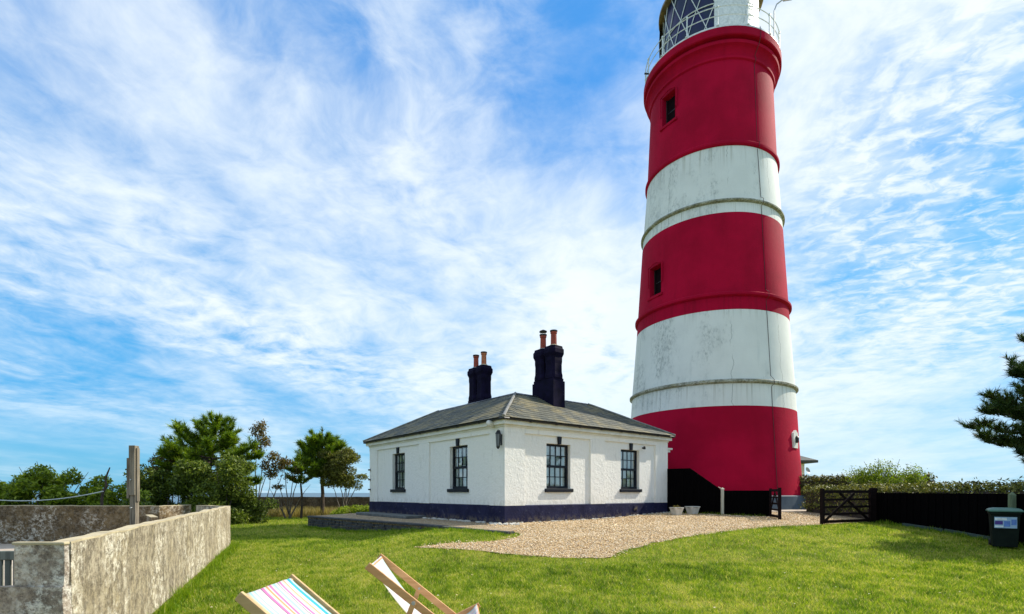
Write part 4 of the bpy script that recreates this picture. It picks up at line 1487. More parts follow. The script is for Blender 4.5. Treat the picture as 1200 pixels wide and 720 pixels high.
# bench at the far left
be = empty('bench', (-5.25, 5.15, -.55), R_(4)); tag(be, 'greyed slatted wooden bench seen over the low front wall', 'bench')
for k in range(20):
    mb = MB(); x = -.735 + k * .0775; mb.box((x - .024, -.012, .48), (x + .024, .012, .98)); mb.build('slat', M['bench'], be)
mb = MB(); mb.box((-.78, -.025, .98), (.80, .03, 1.07)); bevel(mb.build('top_rail', M['bench'], be), .01)
mb = MB(); mb.box((-.78, -.02, .42), (.80, .02, .48)); mb.build('lower_rail', M['bench'], be)
for x in (-.80, .78):
    mb = MB(); mb.box((x - .03, -.035, 0), (x + .03, .035, .96)); mb.box((x - .03, .45, 0), (x + .03, .52, .65)); mb.build('leg', M['bench'], be)
    mb = MB(); mb.box((x - .04, .03, .62), (x + .04, .55, .66)); mb.build('armrest', M['bench'], be)
for k in range(5):
    mb = MB(); mb.box((-.76, .06 + k * .095, .42), (.76, .14 + k * .095, .445)); mb.build('seat_slat', M['bench'], be)

# clothes line
mb = MB()
pa_, pb_ = at(-60, 580, 18.3), at(121, 578, 17.8)
mb.tube([pa_.lerp(pb_, k / 20) + Vector((0, 0, -.30 * (1 - (2 * k / 20 - 1) ** 2) + .06)) for k in range(21)], .018, 6)
tag(mb.build('clothes_line', M['rope']), 'thin sagging white clothes line in front of the left shrub', 'line')

# ------------------------------------------------------------ plants
def tint_mesh(name, V, Fc, tint, mat, parent):
    return scatter_mesh(name, V, Fc, tint, mat, parent)


def rand_dirs(n):
    v = rng.normal(size=(n, 3)); return v / np.linalg.norm(v, axis=1)[:, None]


def leaves(name, centers, radii, count, size, mat, parent, flat=.7, up=.25, tint_bias=0., shell=.55, zmin=None, noisek=.35):
    """rhombus leaves spread through ellipsoid clumps; centers (n,3), radii (n,3)"""
    centers = np.asarray(centers, float); radii = np.asarray(radii, float)
    vol = radii.prod(1) ** (2 / 3); p = vol / vol.sum()
    idx = rng.choice(len(centers), count, p=p)
    d = rand_dirs(count)
    r = (shell + (1 - shell) * rng.random(count)) ** .8
    r *= 1 + noisek * rng.normal(size=count) * .35
    P = centers[idx] + d * radii[idx] * r[:, None]
    if zmin is not None: P[:, 2] = np.maximum(P[:, 2], zmin + rng.random(count) * .15)
    nrm = d * .5 + rand_dirs(count) * .9 + np.array([0, 0, up]); nrm /= np.linalg.norm(nrm, axis=1)[:, None]
    t = np.cross(nrm, rand_dirs(count)); t /= np.linalg.norm(t, axis=1)[:, None] + 1e-9
    b = np.cross(nrm, t)
    s = size * rng.uniform(.6, 1.35, count)[:, None]
    V = np.stack([P - t * s, P + b * s * flat * .5, P + t * s, P - b * s * flat * .5], 1)
    tint = np.clip(rng.normal(.45 + tint_bias, .22, count), 0, 1)
    return tint_mesh(name, V, [(0, 1, 2, 3)], tint, mat, parent)


def stems(name, base, tips, mat, parent, r=.03, seed=0):
    mb = MB(); rnd = random.Random(seed)
    for tp in tips:
        a = Vector(base) + Vector((rnd.uniform(-.15, .15), rnd.uniform(-.15, .15), 0)); b = Vector(tp)
        pts = []; k_ = 6
        bow = Vector((rnd.uniform(-.2, .2), rnd.uniform(-.2, .2), 0)) * (b - a).length * .5
        for k in range(k_ + 1):
            t = k / k_
            p = a.lerp(b, t) + bow * math.sin(PI * t) * .6 + Vector((rnd.uniform(-1, 1), rnd.uniform(-1, 1), 0)) * .03
            pts.append(p)
        mb.tube(pts, [r * (1 - .8 * k / k_) for k in range(k_ + 1)], 5)
    return mb.build(name, mat, parent, smooth=True)


def shrub(name, base, label, cat, clumps, count, size, mat, tips, group=None, bark='palebark', **kw):
    """clumps: list of (dx,dy,dz, rx,ry,rz) relative to base"""
    e = empty(name, base); tag(e, label, cat, group)
    c = [q[:3] for q in clumps]; r = [q[3:] for q in clumps]
    leaves('foliage', c, r, count, size, mat, e, **kw)
    stems('stem', (0, 0, 0), tips, M[bark], e, .035, seed=count)
    return e


def clump_cloud(n, box, r0, r1, seed, flatz=.8):
    """n random clumps in box ((x0,x1),(y0,y1),(z0,z1)) """
    rnd = random.Random(seed); out = []
    for _ in range(n):
        r = rnd.uniform(r0, r1)
        out.append((rnd.uniform(*box[0]), rnd.uniform(*box[1]), rnd.uniform(*box[2]), r, r * rnd.uniform(.8, 1.1), r * flatz))
    return out


def needles(pts, dirs, n_per, length, width, mat, parent, name='crown', spread=.75):
    """tufts: n_per thin needle-bunch triangles round each twig tip"""
    pts = np.asarray(pts, float); dirs = np.asarray(dirs, float)
    m = len(pts); N = m * n_per
    P = np.repeat(pts, n_per, 0); Dd = np.repeat(dirs, n_per, 0)
    back = rng.random(N)[:, None] * length * .9
    P = P - Dd * back
    nd = Dd + rand_dirs(N) * spread; nd /= np.linalg.norm(nd, axis=1)[:, None]
    side = np.cross(nd, rand_dirs(N)); side /= np.linalg.norm(side, axis=1)[:, None] + 1e-9
    Ln = length * rng.uniform(.6, 1.2, N)[:, None]; Wd = width * rng.uniform(.7, 1.3, N)[:, None]
    V = np.stack([P - side * Wd * .5, P + side * Wd * .5, P + nd * Ln], 1)
    tuft = np.repeat(rng.normal(.45, .2, m), n_per)
    tint = np.clip(tuft + rng.normal(0, .12, N), 0, 1)
    return tint_mesh(name, V, [(0, 1, 2)], tint, mat, parent)


def pine(name, base, label, trunk, branches, mat, tuft=(22, .20, .022), twigs=7, seed=1, group=None, cat='pine tree', bark='bark', r0=.09, shape=None):
    """trunk: points; branches: (start index float, direction az deg, length, rise) ; upturned twigs bear needle tufts"""
    e = empty(name, base); tag(e, label, cat, group)
    rnd = random.Random(seed)
    tp = [Vector(p) for p in trunk]
    def on_trunk(u):
        i = min(int(u), len(tp) - 2); return tp[i].lerp(tp[i + 1], u - i)
    tm = MB(); k = len(tp)
    tm.tube(tp, [r0 * (1 - .82 * i / (k - 1)) for i in range(k)], 9); tm.build('trunk', M[bark], e, smooth=True)
    bm_ = MB(); P = []; Dr = []
    for (u, az, L, rise) in branches:
        a = on_trunk(u); d = Vector((math.cos(R_(az)), math.sin(R_(az)), 0))
        pts = []; q = 7
        for i in range(q + 1):
            t = i / q
            pts.append(a + d * L * t + Vector((0, 0, rise * t * t + .12 * L * t)) + Vector((rnd.uniform(-1, 1), rnd.uniform(-1, 1), rnd.uniform(-1, 1))) * .035 * L * t)
        bm_.tube(pts, [max(.006, .032 * L ** .5 * (1 - .85 * i / q)) for i in range(q + 1)], 5)
        nt = max(3, int(twigs * L))
        for j in range(nt):
            t = .28 + .72 * (j + rnd.random()) / nt
            i = min(int(t * q), q - 1); p = pts[i].lerp(pts[i + 1], t * q - i)
            td = (d * .8 + Vector((rnd.uniform(-1, 1), rnd.uniform(-1, 1), rnd.uniform(-.05, .9)))).normalized()
            ln = rnd.uniform(.14, .42) * (1.15 - .5 * t) * min(1.3, L)
            tip = p + td * ln + Vector((0, 0, ln * .25))
            bm_.tube([p, p + td * ln * .6, tip], [.011, .008, .004], 4, cap=False)
            for f_ in (1.0, .62, .3):
                P.append(p.lerp(tip, f_)); Dr.append((td + Vector((0, 0, .55))).normalized())
            if rnd.random() < .6:
                s = (td.cross(Vector((0, 0, 1)))).normalized() * rnd.choice((-1, 1)) * ln * .7
                t2 = p.lerp(tip, .5) + s + Vector((0, 0, .08))
                bm_.tube([p.lerp(tip, .5), t2], [.007, .004], 4, cap=False)
                P.append(t2); Dr.append((s.normalized() + Vector((0, 0, .7))).normalized())
        P.append(pts[-1]); Dr.append((pts[-1] - pts[-2]).normalized())
    P.append(tp[-1]); Dr.append(Vector((0, 0, 1)))
    bm_.build('branch', M[bark], e)
    needles([tuple(p) for p in P], [tuple(p) for p in Dr], tuft[0], tuft[1], tuft[2], mat, e)
    return e


def ring_branches(levels, rnd):
    out = []
    for u, n, L, rise in levels:
        a = rnd.uniform(0, 360)
        for k in range(n):
            out.append((u + rnd.uniform(-.12, .12), a + 360 * k / n + rnd.uniform(-22, 22), L * rnd.uniform(.75, 1.2), rise * rnd.uniform(.6, 1.3)))
    return out


G = -.55
_before = set(bpy.data.objects)
# --- left group: wide pine with shrubs round its foot
rnd = random.Random(5)
Yp = 24.0
bx = at(246, 577, Yp)
lv = [(1.9, 6, 1.7, .35), (2.35, 6, 2.0, .45), (2.8, 6, 1.9, .6), (3.2, 6, 1.55, .65), (3.6, 5, 1.15, .6), (3.95, 5, .75, .55), (4.4, 4, .45, .4)]
br = ring_branches(lv, rnd) + [(2.2, 178, 2.0, .1), (2.6, 5, 2.2, .2), (2.0, 350, 2.3, .1), (1.7, 10, 2.1, -.1), (2.9, 185, 1.9, .5), (1.6, 200, 1.6, .0)]
pine('pine_tree', (bx.x, Yp, G), 'broad bright green pine rising above dark shrubs behind the yard wall', [(0, 0, 0), (.05, 0, 1.0), (-.05, .02, 2.0), (.10, 0, 3.0), (.25, 0, 4.0), (.30, 0, 4.75)], br, M['pine'], (26, .26, .030), 9, 11)
b = at(200, 577, 22.5)
shrub('dense_shrub', (b.x + .2, 22.3, G), 'dark green leafy shrub at the left foot of the broad pine', 'shrub', clump_cloud(26, ((-1.1, 1.2), (-.6, .6), (.3, 2.1)), .35, .6, 31), 17000, .075, M['leaf'],
      [(-.9, .1, 2.0), (-.5, 0, 1.8), (.3, .1, 2.1), (.9, 0, 1.6), (-.2, -.2, 1.5)], 'shrubs round the broad pine', tint_bias=-.02)
b = at(268, 577, 22.5)
shrub('dense_shrub', (b.x, 22.0, G), 'grey-green bushy shrub at the right foot of the broad pine', 'shrub', clump_cloud(30, ((-1.25, 1.0), (-.6, .6), (.25, 2.5)), .35, .62, 32), 20000, .075, M['leaf'],
      [(-.9, .1, 2.3), (-.3, 0, 2.6), (.3, .1, 2.3), (.8, 0, 1.8)], 'shrubs round the broad pine', tint_bias=.08)
b = at(190, 577, 23)
shrub('russet_sapling', (b.x, 23.0, G), 'russet and green sapling left of the broad pine', 'sapling', clump_cloud(9, ((-.5, .5), (-.3, .3), (2.2, 3.2)), .18, .34, 33) + clump_cloud(5, ((-1.0, -.4), (-.3, .3), (1.6, 2.4)), .14, .24, 34), 2600, .07, M['leafbrown'],
      [(-.4, 0, 3.1), (.1, 0, 3.4), (.5, .1, 2.9), (-1.0, 0, 2.4), (-.7, .1, 2.8)])
b = at(303, 577, 25)
shrub('russet_sapling', (b.x, 25.0, G), 'tall purple-brown leafed sapling on the right edge of the broad pine', 'sapling',
      [(0, 0, 4.25, .35, .3, .4), (.25, 0, 3.75, .3, .3, .3), (-.1, 0, 3.3, .25, .3, .3), (.1, .1, 4.6, .2, .2, .2), (.7, 0, 3.05, .3, .3, .25), (.9, 0, 2.6, .35, .3, .3), (1.3, 0, 2.8, .3, .3, .2), (.6, 0, 2.2, .3, .3, .2), (.3, .1, 2.6, .2, .3, .3)],
      2300, .075, M['leafbrown'], [(0, 0, 4.5), (.3, 0, 3.9), (.9, 0, 3.0), (1.3, 0, 2.9), (.6, 0, 2.4)], noisek=.8)

for o_ in [o for o in bpy.data.objects if o not in _before and o.parent is None]:
    o_.location = (o_.location.x * 1.2, o_.location.y * 1.2, -.52); o_.scale = (1.2,) * 3

_before = set(bpy.data.objects)
# --- middle group
b = at(380, 577, 27)
rnd = random.Random(9)
br = ring_branches([(1.9, 5, .85, .2), (2.3, 6, 1.05, .3), (2.7, 7, 1.1, .35), (3.1, 7, .95, .4), (3.5, 6, .75, .4), (3.9, 5, .5, .3), (2.5, 6, 1.0, .3), (3.3, 6, .8, .4)], rnd)
pine('pine_tree', (b.x - .1, 27, G), 'dark upright pine left of the cottage, third tree group along the lawn', [(0, 0, 0), (.02, 0, 1.2), (-.04, 0, 2.1), (.02, 0, 3.0), (.0, 0, 3.8), (.0, 0, 4.35)], br, M['pine'], (26, .24, .030), 11, 12, r0=.10)
b = at(402, 577, 26.5)
shrub('russet_tree', (b.x - .05, 26.5, G), 'brown-tinged leafy small tree between the dark pine and the cottage', 'tree', clump_cloud(34, ((-.85, .55), (-.45, .45), (1.6, 3.3)), .25, .45, 35) + [(.95, 0, 2.0, .3, .3, .15), (.75, 0, 1.6, .25, .2, .25)],
      15000, .06, M['leafolive'], [(-.4, 0, 2.4), (0, 0, 2.8), (.5, 0, 2.4), (.9, 0, 2.1), (-.6, .1, 1.9), (.2, .1, 1.8)], tint_bias=.12)
b = at(353, 577, 26)
rnd = random.Random(4)
br = ring_branches([(2.2, 5, .6, .15), (2.7, 6, .75, .2), (3.1, 5, .6, .25), (3.5, 4, .4, .2)], rnd)
pine('pine_sapling', (b.x, 26, G), 'thin young pine with bare lower stems left of the dark pine', [(0, 0, 0), (.05, 0, .9), (-.02, 0, 1.6), (.02, 0, 2.3), (-.1, 0, 2.9), (-.15, 0, 3.2)], br, M['pine'], (22, .18, .026), 10, 13, r0=.06, cat='sapling')
b = at(338, 577, 25.5)
shrub('bare_sapling', (b.x, 25.5, G), 'sparse sapling with bare spreading twigs beside the thin young pine', 'sapling', [(-.5, 0, 1.5, .3, .2, .12), (.1, 0, 2.0, .4, .2, .2), (-.2, 0, 2.6, .3, .2, .2), (.5, 0, 2.3, .3, .2, .2)], 620, .06, M['leafbrown'],
      [(-.9, 0, 1.45), (-.5, 0, 1.8), (-.2, 0, 2.8), (.3, .1, 2.4), (.7, 0, 2.6), (1.0, 0, 1.6), (-.4, 0, 1.1), (.6, .1, 1.3)], noisek=.8)


for o_ in [o for o in bpy.data.objects if o not in _before and o.parent is None]:
    o_.location = (o_.location.x * 1.22, o_.location.y * 1.22, -.52); o_.scale = (1.29,) * 3

# grasses at the foot of the far trees
def blades(name, X, Y, Z, h, w, mat, lean=.5, tint=None, parent=None):
    n = len(X); th = rng.uniform(0, 2 * PI, n)
    sx, sy = np.cos(th) * w, np.sin(th) * w
    lx = rng.normal(0, lean, n) * h; ly = rng.normal(0, lean, n) * h
    b0 = np.stack([X - sx, Y - sy, Z], -1); b1 = np.stack([X + sx, Y + sy, Z], -1)
    tp = np.stack([X + lx, Y + ly, Z + h], -1)
    V = np.stack([b0, b1, tp], 1)
    if tint is None: tint = np.clip(rng.normal(.5, .22, n), 0, 1)
    return scatter_mesh(name, V, [(0, 1, 2)], tint, mat, parent)


def edge_blades():
    n = 6500
    X = rng.uniform(-15.5, -8.2, n); Y = rng.uniform(32.5, 36.0, n)
    o = blades('long_grass', X, Y, np.full(n, -.5), rng.uniform(.25, .75, n), .018, M['drygrass'], .25)
    tag(o, 'dry straw-coloured long grass under the small trees', 'long grass', kind='stuff')


edge_blades()
shrub('low_hedge', (-8.6, 30.0, -.5), 'low bright green hedge bank behind the left end of the cottage', 'hedge', clump_cloud(40, ((-1.6, 1.7), (-.4, .7), (.15, .62)), .26, .42, 36), 11000, .06, M['leafbright'],
      [(-.8, 0, .6), (0, 0, .7), (.8, 0, .6)], tint_bias=.1)

# shrub far left behind back wall
shrub('leafy_shrub', at(58, 577, 19.5) * Vector((1, 1, 0)) + Vector((0, 0, G)) if False else (-17.2, 19.5, G), 'bright leafy shrub mass behind the brown back wall at the far left', 'shrub',
      clump_cloud(34, ((-3.2, -.2), (-.7, .7), (.6, 2.15)), .3, .5, 37) + clump_cloud(26, ((-.2, 3.0), (-.7, .7), (.6, 1.75)), .3, .45, 41) + [(-.4, 0, 2.3, .5, .4, .35), (-.9, 0, 2.0, .5, .4, .35), (.8, 0, 2.2, .35, .3, .3), (1.9, 0, 2.05, .35, .3, .25), (3.2, 0, 1.5, .4, .4, .3)],
      34000, .08, M['leafbright'], [(-1.2, 0, 2.6), (-.5, 0, 2.8), (.9, 0, 2.6), (1.4, 0, 2.4), (2.2, 0, 2.3), (-2, 0, 2.2)], tint_bias=.02)
shrub('dark_shrub', (-14.2, 19.0, G), 'low dark shrub tapering down to the right behind the brown back wall', 'shrub', clump_cloud(20, ((-1.1, 1.3), (-.5, .5), (.5, 1.25)), .28, .42, 38), 9000, .07, M['leaf'], [(-.5, 0, 1.6), (.4, 0, 1.4)])
shrub('dark_shrub', (-14.6, 27.0, G), 'dark ground-hugging shrub in the gap beyond the back wall end', 'shrub', clump_cloud(34, ((-2.6, 2.4), (-.4, .6), (.3, 1.1)), .35, .55, 39), 13000, .07, M['leaf'], [(-.5, 0, 1.2), (.4, 0, 1.1)], tint_bias=-.15)
ds = MB()
q0 = at(120, 580, 18.2)
ds.tube([(0, 0, -.9), (0, 0, -.1), (.06, 0, .15), (.16, 0, .28), (.12, 0, .52), (.20, 0, .76), (.28, 0, .95)], [.05, .045, .05, .045, .03, .028, .018], 7)
ds.tube([(.14, 0, .28), (.26, 0, .34)], [.02, .012], 5)
ds_ = ds.build('dead_branch', M['bark']); ds_.location = q0 + Vector((-.02, 0, -.0)); tag(ds_, 'bare crooked dead branch sticking up above the left shrubs', 'branch')

# ------------------------------------------------------------ right-hand side: fences, gates, hedge, bin
def board_fence(name, pts, tops, z0s, label, mat='fence', w=.15):
    """vertical boards along pts polyline; tops(u) and base z0s(x,y)"""
    e = empty(name, (pts[0][0], pts[0][1], z0s(*pts[0]))); tag(e, label, 'fence')
    o = Vector(e.location); dist = 0
    total = sum((Vector(pts[i + 1]) - Vector(pts[i])).length for i in range(len(pts) - 1))
    for i in range(len(pts) - 1):
        a = Vector(pts[i]); b = Vector(pts[i + 1]); L = (b - a).length; d = (b - a) / L; n = max(1, int(round(L / w)))
        ww = L / n
        for k in range(n):
            p = a + d * (k * ww); s = (dist + (k + .5) * ww)
            z0 = z0s(p.x, p.y) - .06; z1a = tops(dist + k * ww); z1b = tops(dist + (k + 1) * ww)
            off = Vector((-d.y, d.x)) * (.010 if k % 2 else -.010)
            mb = MB(); q = Vector((-d.y, d.x)) * .012
            def P3(pp, z): return (pp.x - o.x, pp.y - o.y, z - o.z)
            g = d * -.004
            c = [p + off + g, p + off + d * ww - g]
            vs = []
            for pp, zt in ((c[0], z1a), (c[1], z1b)):
                vs += [P3(pp - q, z0), P3(pp + q, z0), P3(pp + q, zt), P3(pp - q, zt)]
            mb.add(vs, [(0, 4, 5, 1), (1, 5, 6, 2), (2, 6, 7, 3), (3, 7, 4, 0), (0, 1, 2, 3), (7, 6, 5, 4)])
            mb.build('board', M[mat], e)
        dist += L
    return e


fa, fb = Vector((7.10, 23.95)), Vector((10.55, 21.45))
fl_len = (fb - fa).length


def top_left(u):
    if u < 1.05: return 2.17
    if u < 2.42: return 2.17 + (1.17 - 2.17) * (u - 1.05) / 1.37
    return 1.17 - .0 * u


board_fence('boarded_fence', [tuple(fa), tuple(fa + (fb - fa) * (1.05 / fl_len)), tuple(fa + (fb - fa) * (2.42 / fl_len)), tuple(fb)], top_left, gz,
            'black boarded fence with raked top between the cottage and the lighthouse')
board_fence('boarded_fence', [(12.92, 18.72), (12.85, 16), (12.72, 13), (12.6, 7.5)], lambda u: 1.08 - .004 * u, gz, 'long low black boarded fence along the right side of the lawn')
# pale post by the raked fence
p = fa + (fb - fa) * (2.44 / fl_len) + Vector((-.06, -.10))
e = empty('pale_post', (p.x, p.y, gz(*p) - .05)); tag(e, 'thin pale timber post in front of the raked black fence', 'post')
mb = MB(); mb.box((-.05, -.05, 0), (.05, .05, 1.16)); mb.build('post', M['palewood'], e)
mb = MB(); mb.add([(-.08, -.07, 1.16), (.08, -.07, 1.16), (.08, .07, 1.16), (-.08, .07, 1.16), (0, 0, 1.24)], [(0, 1, 4), (1, 2, 4), (2, 3, 4), (3, 0, 4), (3, 2, 1, 0)]); mb.build('cap', M['palewood'], e)
mb = MB(); mb.bar((-.05, 0, 1.19), (-.15, .06, 1.26), .03, .03); mb.build('handrail', M['palewood'], e)
# post at the right end of the fence near the bin
e = empty('green_post', (12.60, 13.18, gz(12.6, 13.2) - .03)); tag(e, 'mossy pale green pointed post standing behind the wheelie bin', 'post')
mb = MB(); mb.box((-.06, -.05, 0), (.06, .05, 1.30)); mb.add([(-.06, -.05, 1.30), (.06, -.05, 1.30), (.06, .05, 1.30), (-.06, .05, 1.30), (0, 0, 1.38)], [(0, 1, 4), (1, 2, 4), (2, 3, 4), (3, 0, 4)])
mb.build('post', M['mosspost'], e)
# fence end post
for (x, y, lab) in ((12.86, 18.62, 'stout black post where the right gate hangs from the long fence'),):
    e = empty('gate_post', (x, y, gz(x, y) - .05)); tag(e, lab, 'post')
    mb = MB(); mb.box((-.09, -.09, 0), (.09, .09, 1.30)); bevel(mb.build('post', M['gate'], e), .01)
# gravel board at the foot of the fence
gb = empty('gravel_board', (12.66, 14.0, gz(12.6, 14) - .02)); tag(gb, 'weathered greenish timber edging along the foot of the black fence', 'edging')
yy = [13.6, 15.3, 16.95]
for a, b in zip(yy[:-1], yy[1:]):
    mb = MB(); mb.bar((12.60 - 12.66, a - 14 + .01, .09 + gz(12.6, a) - gz(12.6, 14)), (12.66 - 12.66, b - 14 - .01, .09 + gz(12.6, b) - gz(12.6, 14)), .05, .10); mb.build('plank', M['greenboard'], gb)


def gate(name, hinge, end, z0, label, hh=1.12):
    """field gate: local x from the hinge stile to the closing stile"""
    h = Vector(hinge); e_ = Vector(end); d = e_ - h; L = d.length
    e = empty(name, (h.x, h.y, z0), math.atan2(d.y, d.x)); tag(e, label, 'gate', 'driveway gates')
    mb = MB(); mb.box((-.0, -.04, .03), (.10, .04, hh + .06)); mb.build('hinge_stile', M['gate'], e)
    mb = MB(); mb.box((L - .11, -.05, -.02), (L, .05, hh + .08)); mb.build('closing_stile', M['gate'], e)
    for z, hgt in ((.09, .10), (.34, .075), (.58, .075), (.83, .065), (hh - .02, .10)):
        mb = MB(); mb.box((.10, -.022, z - hgt / 2), (L - .11, .022, z + hgt / 2)); mb.build('rail', M['gate'], e)
    for a, b in (((.12, .12), (L * .62, hh - .08)), ((L - .12, .12), (L * .38, hh - .08))):
        mb = MB(); mb.bar((a[0], -.04 if a[0] < 1 else .04, a[1]), (b[0], -.04 if a[0] < 1 else .04, b[1]), .03, .085, up=(0, 0, 1)); mb.build('brace', M['gate'], e)
    return e


gate('field_gate', (12.74, 18.55), (10.30, 17.42), gz(11.5, 18) + .02, 'dark five-bar gate with crossed braces attached to the right fence')
gate('field_gate', (10.56, 21.40), (10.17, 19.85), gz(10.4, 20.6) + .02, 'dark gate leaf swung open and seen edge-on beside the lighthouse plinth')

# hedges
def hedge(name, pts, z0, top, depth, count, label, size=.06, mat='hedge', tb=0.):
    e = empty(name, (pts[0][0], pts[0][1], z0)); tag(e, label, 'hedge')
    o = Vector((pts[0][0], pts[0][1], z0)); cl = []; r_ = random.Random(count)
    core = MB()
    for (a, b) in zip(pts[:-1], pts[1:]):
        a = Vector(a); b = Vector(b); L = (b - a).length; n = int(L / .17); d = (b - a) / L; q = Vector((-d.y, d.x))
        for k in range(n):
            for j in (-1, 0, 1):
                for zz_ in ((top - .22), (top - .55), (top - .95)):
                    if zz_ < z0 + .1: continue
                    p = a + d * (L * k / n) + q * j * depth * .3
                    cl.append((p.x - o.x + r_.uniform(-.08, .08), p.y - o.y, zz_ - o.z + r_.uniform(-.07, .08) + .06 * noise.noise((p.x, p.y, 0)), .26, .26, .24))
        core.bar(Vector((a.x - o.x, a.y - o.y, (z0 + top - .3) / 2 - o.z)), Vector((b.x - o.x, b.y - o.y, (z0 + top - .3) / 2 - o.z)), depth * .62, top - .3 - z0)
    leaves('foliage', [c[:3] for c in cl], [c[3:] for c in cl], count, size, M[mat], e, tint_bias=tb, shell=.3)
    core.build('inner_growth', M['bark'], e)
    return e


hedge('clipped_hedge', [(14.2, 28.0), (20.5, 25.5)], .0, 1.98, .9, 15000, 'tall clipped hedge behind the open driveway beside the lighthouse', .075)
hedge('clipped_hedge', [(14.1, 24.5), (14.0, 8.0)], -.3, 1.42, 1.0, 42000, 'long sunlit clipped hedge showing above the black fence', .055, tb=.1)
bq = at(1035, 577, 23)
shrub('wispy_bush', (16.5, 23.0, 0), 'taller wispy green bush rising out of the hedge behind the gate', 'bush', clump_cloud(34, ((-1.2, 1.1), (-.5, .5), (.9, 1.95)), .28, .5, 40) + [(-.2, 0, 2.2, .6, .4, .3)], 12000, .05, M['leafbright'],
      [(-1.6, 0, 2.2), (-1.0, 0, 2.45), (-.4, 0, 2.6), (.2, .1, 2.5), (.9, 0, 2.35), (1.5, 0, 2.1), (1.9, 0, 1.9), (.5, 0, 2.55), (-1.3, .1, 2.0)], noisek=.7, tint_bias=-.05)
# wheelie bin
wb = empty('wheelie_bin', (12.04, 12.80, gz(12.1, 12.9)), R_(-38)); wb.scale = (1, 1, .95); tag(wb, 'dark green wheelie bin with pale sticker standing against the black fence', 'bin')
mb = MB()
def rect3(w, d, z, cy=0): return [(-w, -d + cy, z), (w, -d + cy, z), (w, d + cy, z), (-w, d + cy, z)]
lv_ = [rect3(.22, .25, .04), rect3(.235, .27, .30), rect3(.262, .315, .86), rect3(.285, .34, .865), rect3(.285, .34, .93)]
vs = [v for q in lv_ for v in q]
fs = [(3, 2, 1, 0), tuple(16 + k for k in range(4))] + [(i * 4 + k, i * 4 + (k + 1) % 4, i * 4 + 4 + (k + 1) % 4, i * 4 + 4 + k) for i in range(4) for k in range(4)]
mb.add(vs, fs); bevel(mb.build('body', M['bin'], wb), .012)
mb = MB()
vs = rect3(.31, .37, .93) + rect3(.31, .37, .965) + rect3(.27, .31, 1.01, .02) + rect3(.16, .2, 1.03, .03)
fs = [(3, 2, 1, 0), tuple(12 + k for k in range(4))] + [(i * 4 + k, i * 4 + (k + 1) % 4, i * 4 + 4 + (k + 1) % 4, i * 4 + 4 + k) for i in range(3) for k in range(4)]
mb.add(vs, fs); mb.tube([(-.24, .40, .98), (.24, .40, .98)], .022, 8); bevel(mb.build('lid', M['binlid'], wb), .012)
for s in (-1, 1):
    mb = MB(); mb.tube([(s * .20, .27, .10), (s * .26, .27, .10)], .10, 16); mb.build('wheel', M['black'], wb)
mb = MB()
mb.box((-.20, -.316, .52), (.20, -.300, .80)); so = mb.build('sticker', M['sticker'], wb)
so.location = (0, 0, 0); 
mb = MB(); mb.box((-.19, -.321, .61), (-.05, -.3165, .70)); mb.build('print', M['stickerpurple'], so)
mb = MB(); mb.box((-.03, -.321, .56), (.08, -.3165, .70)); mb.build('print', M['stickerblue'], so)
mb = MB(); mb.box((.10, -.321, .60), (.19, -.3165, .74)); mb.build('print', M['stickerblue'], so)
mb = MB(); mb.box((-.19, -.321, .72), (.02, -.3165, .78)); mb.build('print', M['stickerwhite'], so)
mb = MB(); mb.box((-.19, -.321, .54), (-.04, -.3165, .58)); mb.build('print', M['stickerwhite'], so)

# planters
def planter(x, y, label, s, plant):
    e = empty('planter', (x, y, gz(x, y) + .03), R_(20)); tag(e, label, 'planter', 'white planters by the black fence')
    mb = MB()
    prof = [rect3(.18, .18, 0), rect3(.25, .25, .33), rect3(.27, .27, .335), rect3(.27, .27, .38), rect3(.24, .24, .382), rect3(.22, .22, .33)]
    vs = [tuple(c * s for c in v) for q in prof for v in q]
    fs = [(3, 2, 1, 0)] + [(i * 4 + k, i * 4 + (k + 1) % 4, i * 4 + 4 + (k + 1) % 4, i * 4 + 4 + k) for i in range(5) for k in range(4)]
    mb.add(vs, fs); bevel(mb.build('pot', M['white_plastic'], e), .01)
    mb = MB(); mb.lathe([(.30 * s, .31 * s), (.2 * s, .35 * s), (0, (.42 if plant else .35) * s)], n=10); mb.build('soil', M['soil'], e)
    if plant: leaves('plant', [(0, 0, .40 * s)], [(.16, .14, .07)], 160, .035, M['leafbrown'], e)


q = on_ground(792, 604); planter(q[0], q[1] - .1, 'white square planter with a low dead plant nearest the cottage corner', .82, True)
planter(7.85, 22.75, 'white square planter farther from the cottage, near the raked fence', .86, False)

# bungalow behind the tower
bu = empty('bungalow', (19.5, 44, .0)); tag(bu, 'white bungalow with dark overhanging roof just showing behind the lighthouse', 'bungalow')
mb = MB(); mb.box((-2, 0, -.5), (5.1, 7, 3.5)); mb.build('wall', M['wall'], bu)
mb = MB(); mb.add([(-2.6, -.7, 3.55), (5.85, -.7, 3.55), (5.85, 7.7, 3.55), (-2.6, 7.7, 3.55), (-2.6, -.7, 3.75), (5.85, -.7, 3.75), (5.85, 7.7, 3.75), (-2.6, 7.7, 3.75), (0, 3.5, 5.4), (2.8, 3.5, 5.4)],
               [(0, 1, 5, 4), (1, 2, 6, 5), (2, 3, 7, 6), (3, 0, 4, 7), (4, 5, 9, 8), (5, 6, 9), (6, 7, 8, 9), (7, 4, 8), (3, 2, 1, 0)]); mb.build('roof', M['tiles'], bu)
wn = empty('window', (4.3, -.02, 2.2)); wn.parent = bu
mb = MB(); mb.box((-.5, -.03, -.7), (.5, .03, .7)); mb.build('frame', M['trimwhite'], wn)
for s in (-1, 1):
    mb = MB(); mb.box((-.42 if s < 0 else .03, -.04, -.62), (-.03 if s < 0 else .42, -.031, .62)); mb.build('pane', M['darkglass'], wn)
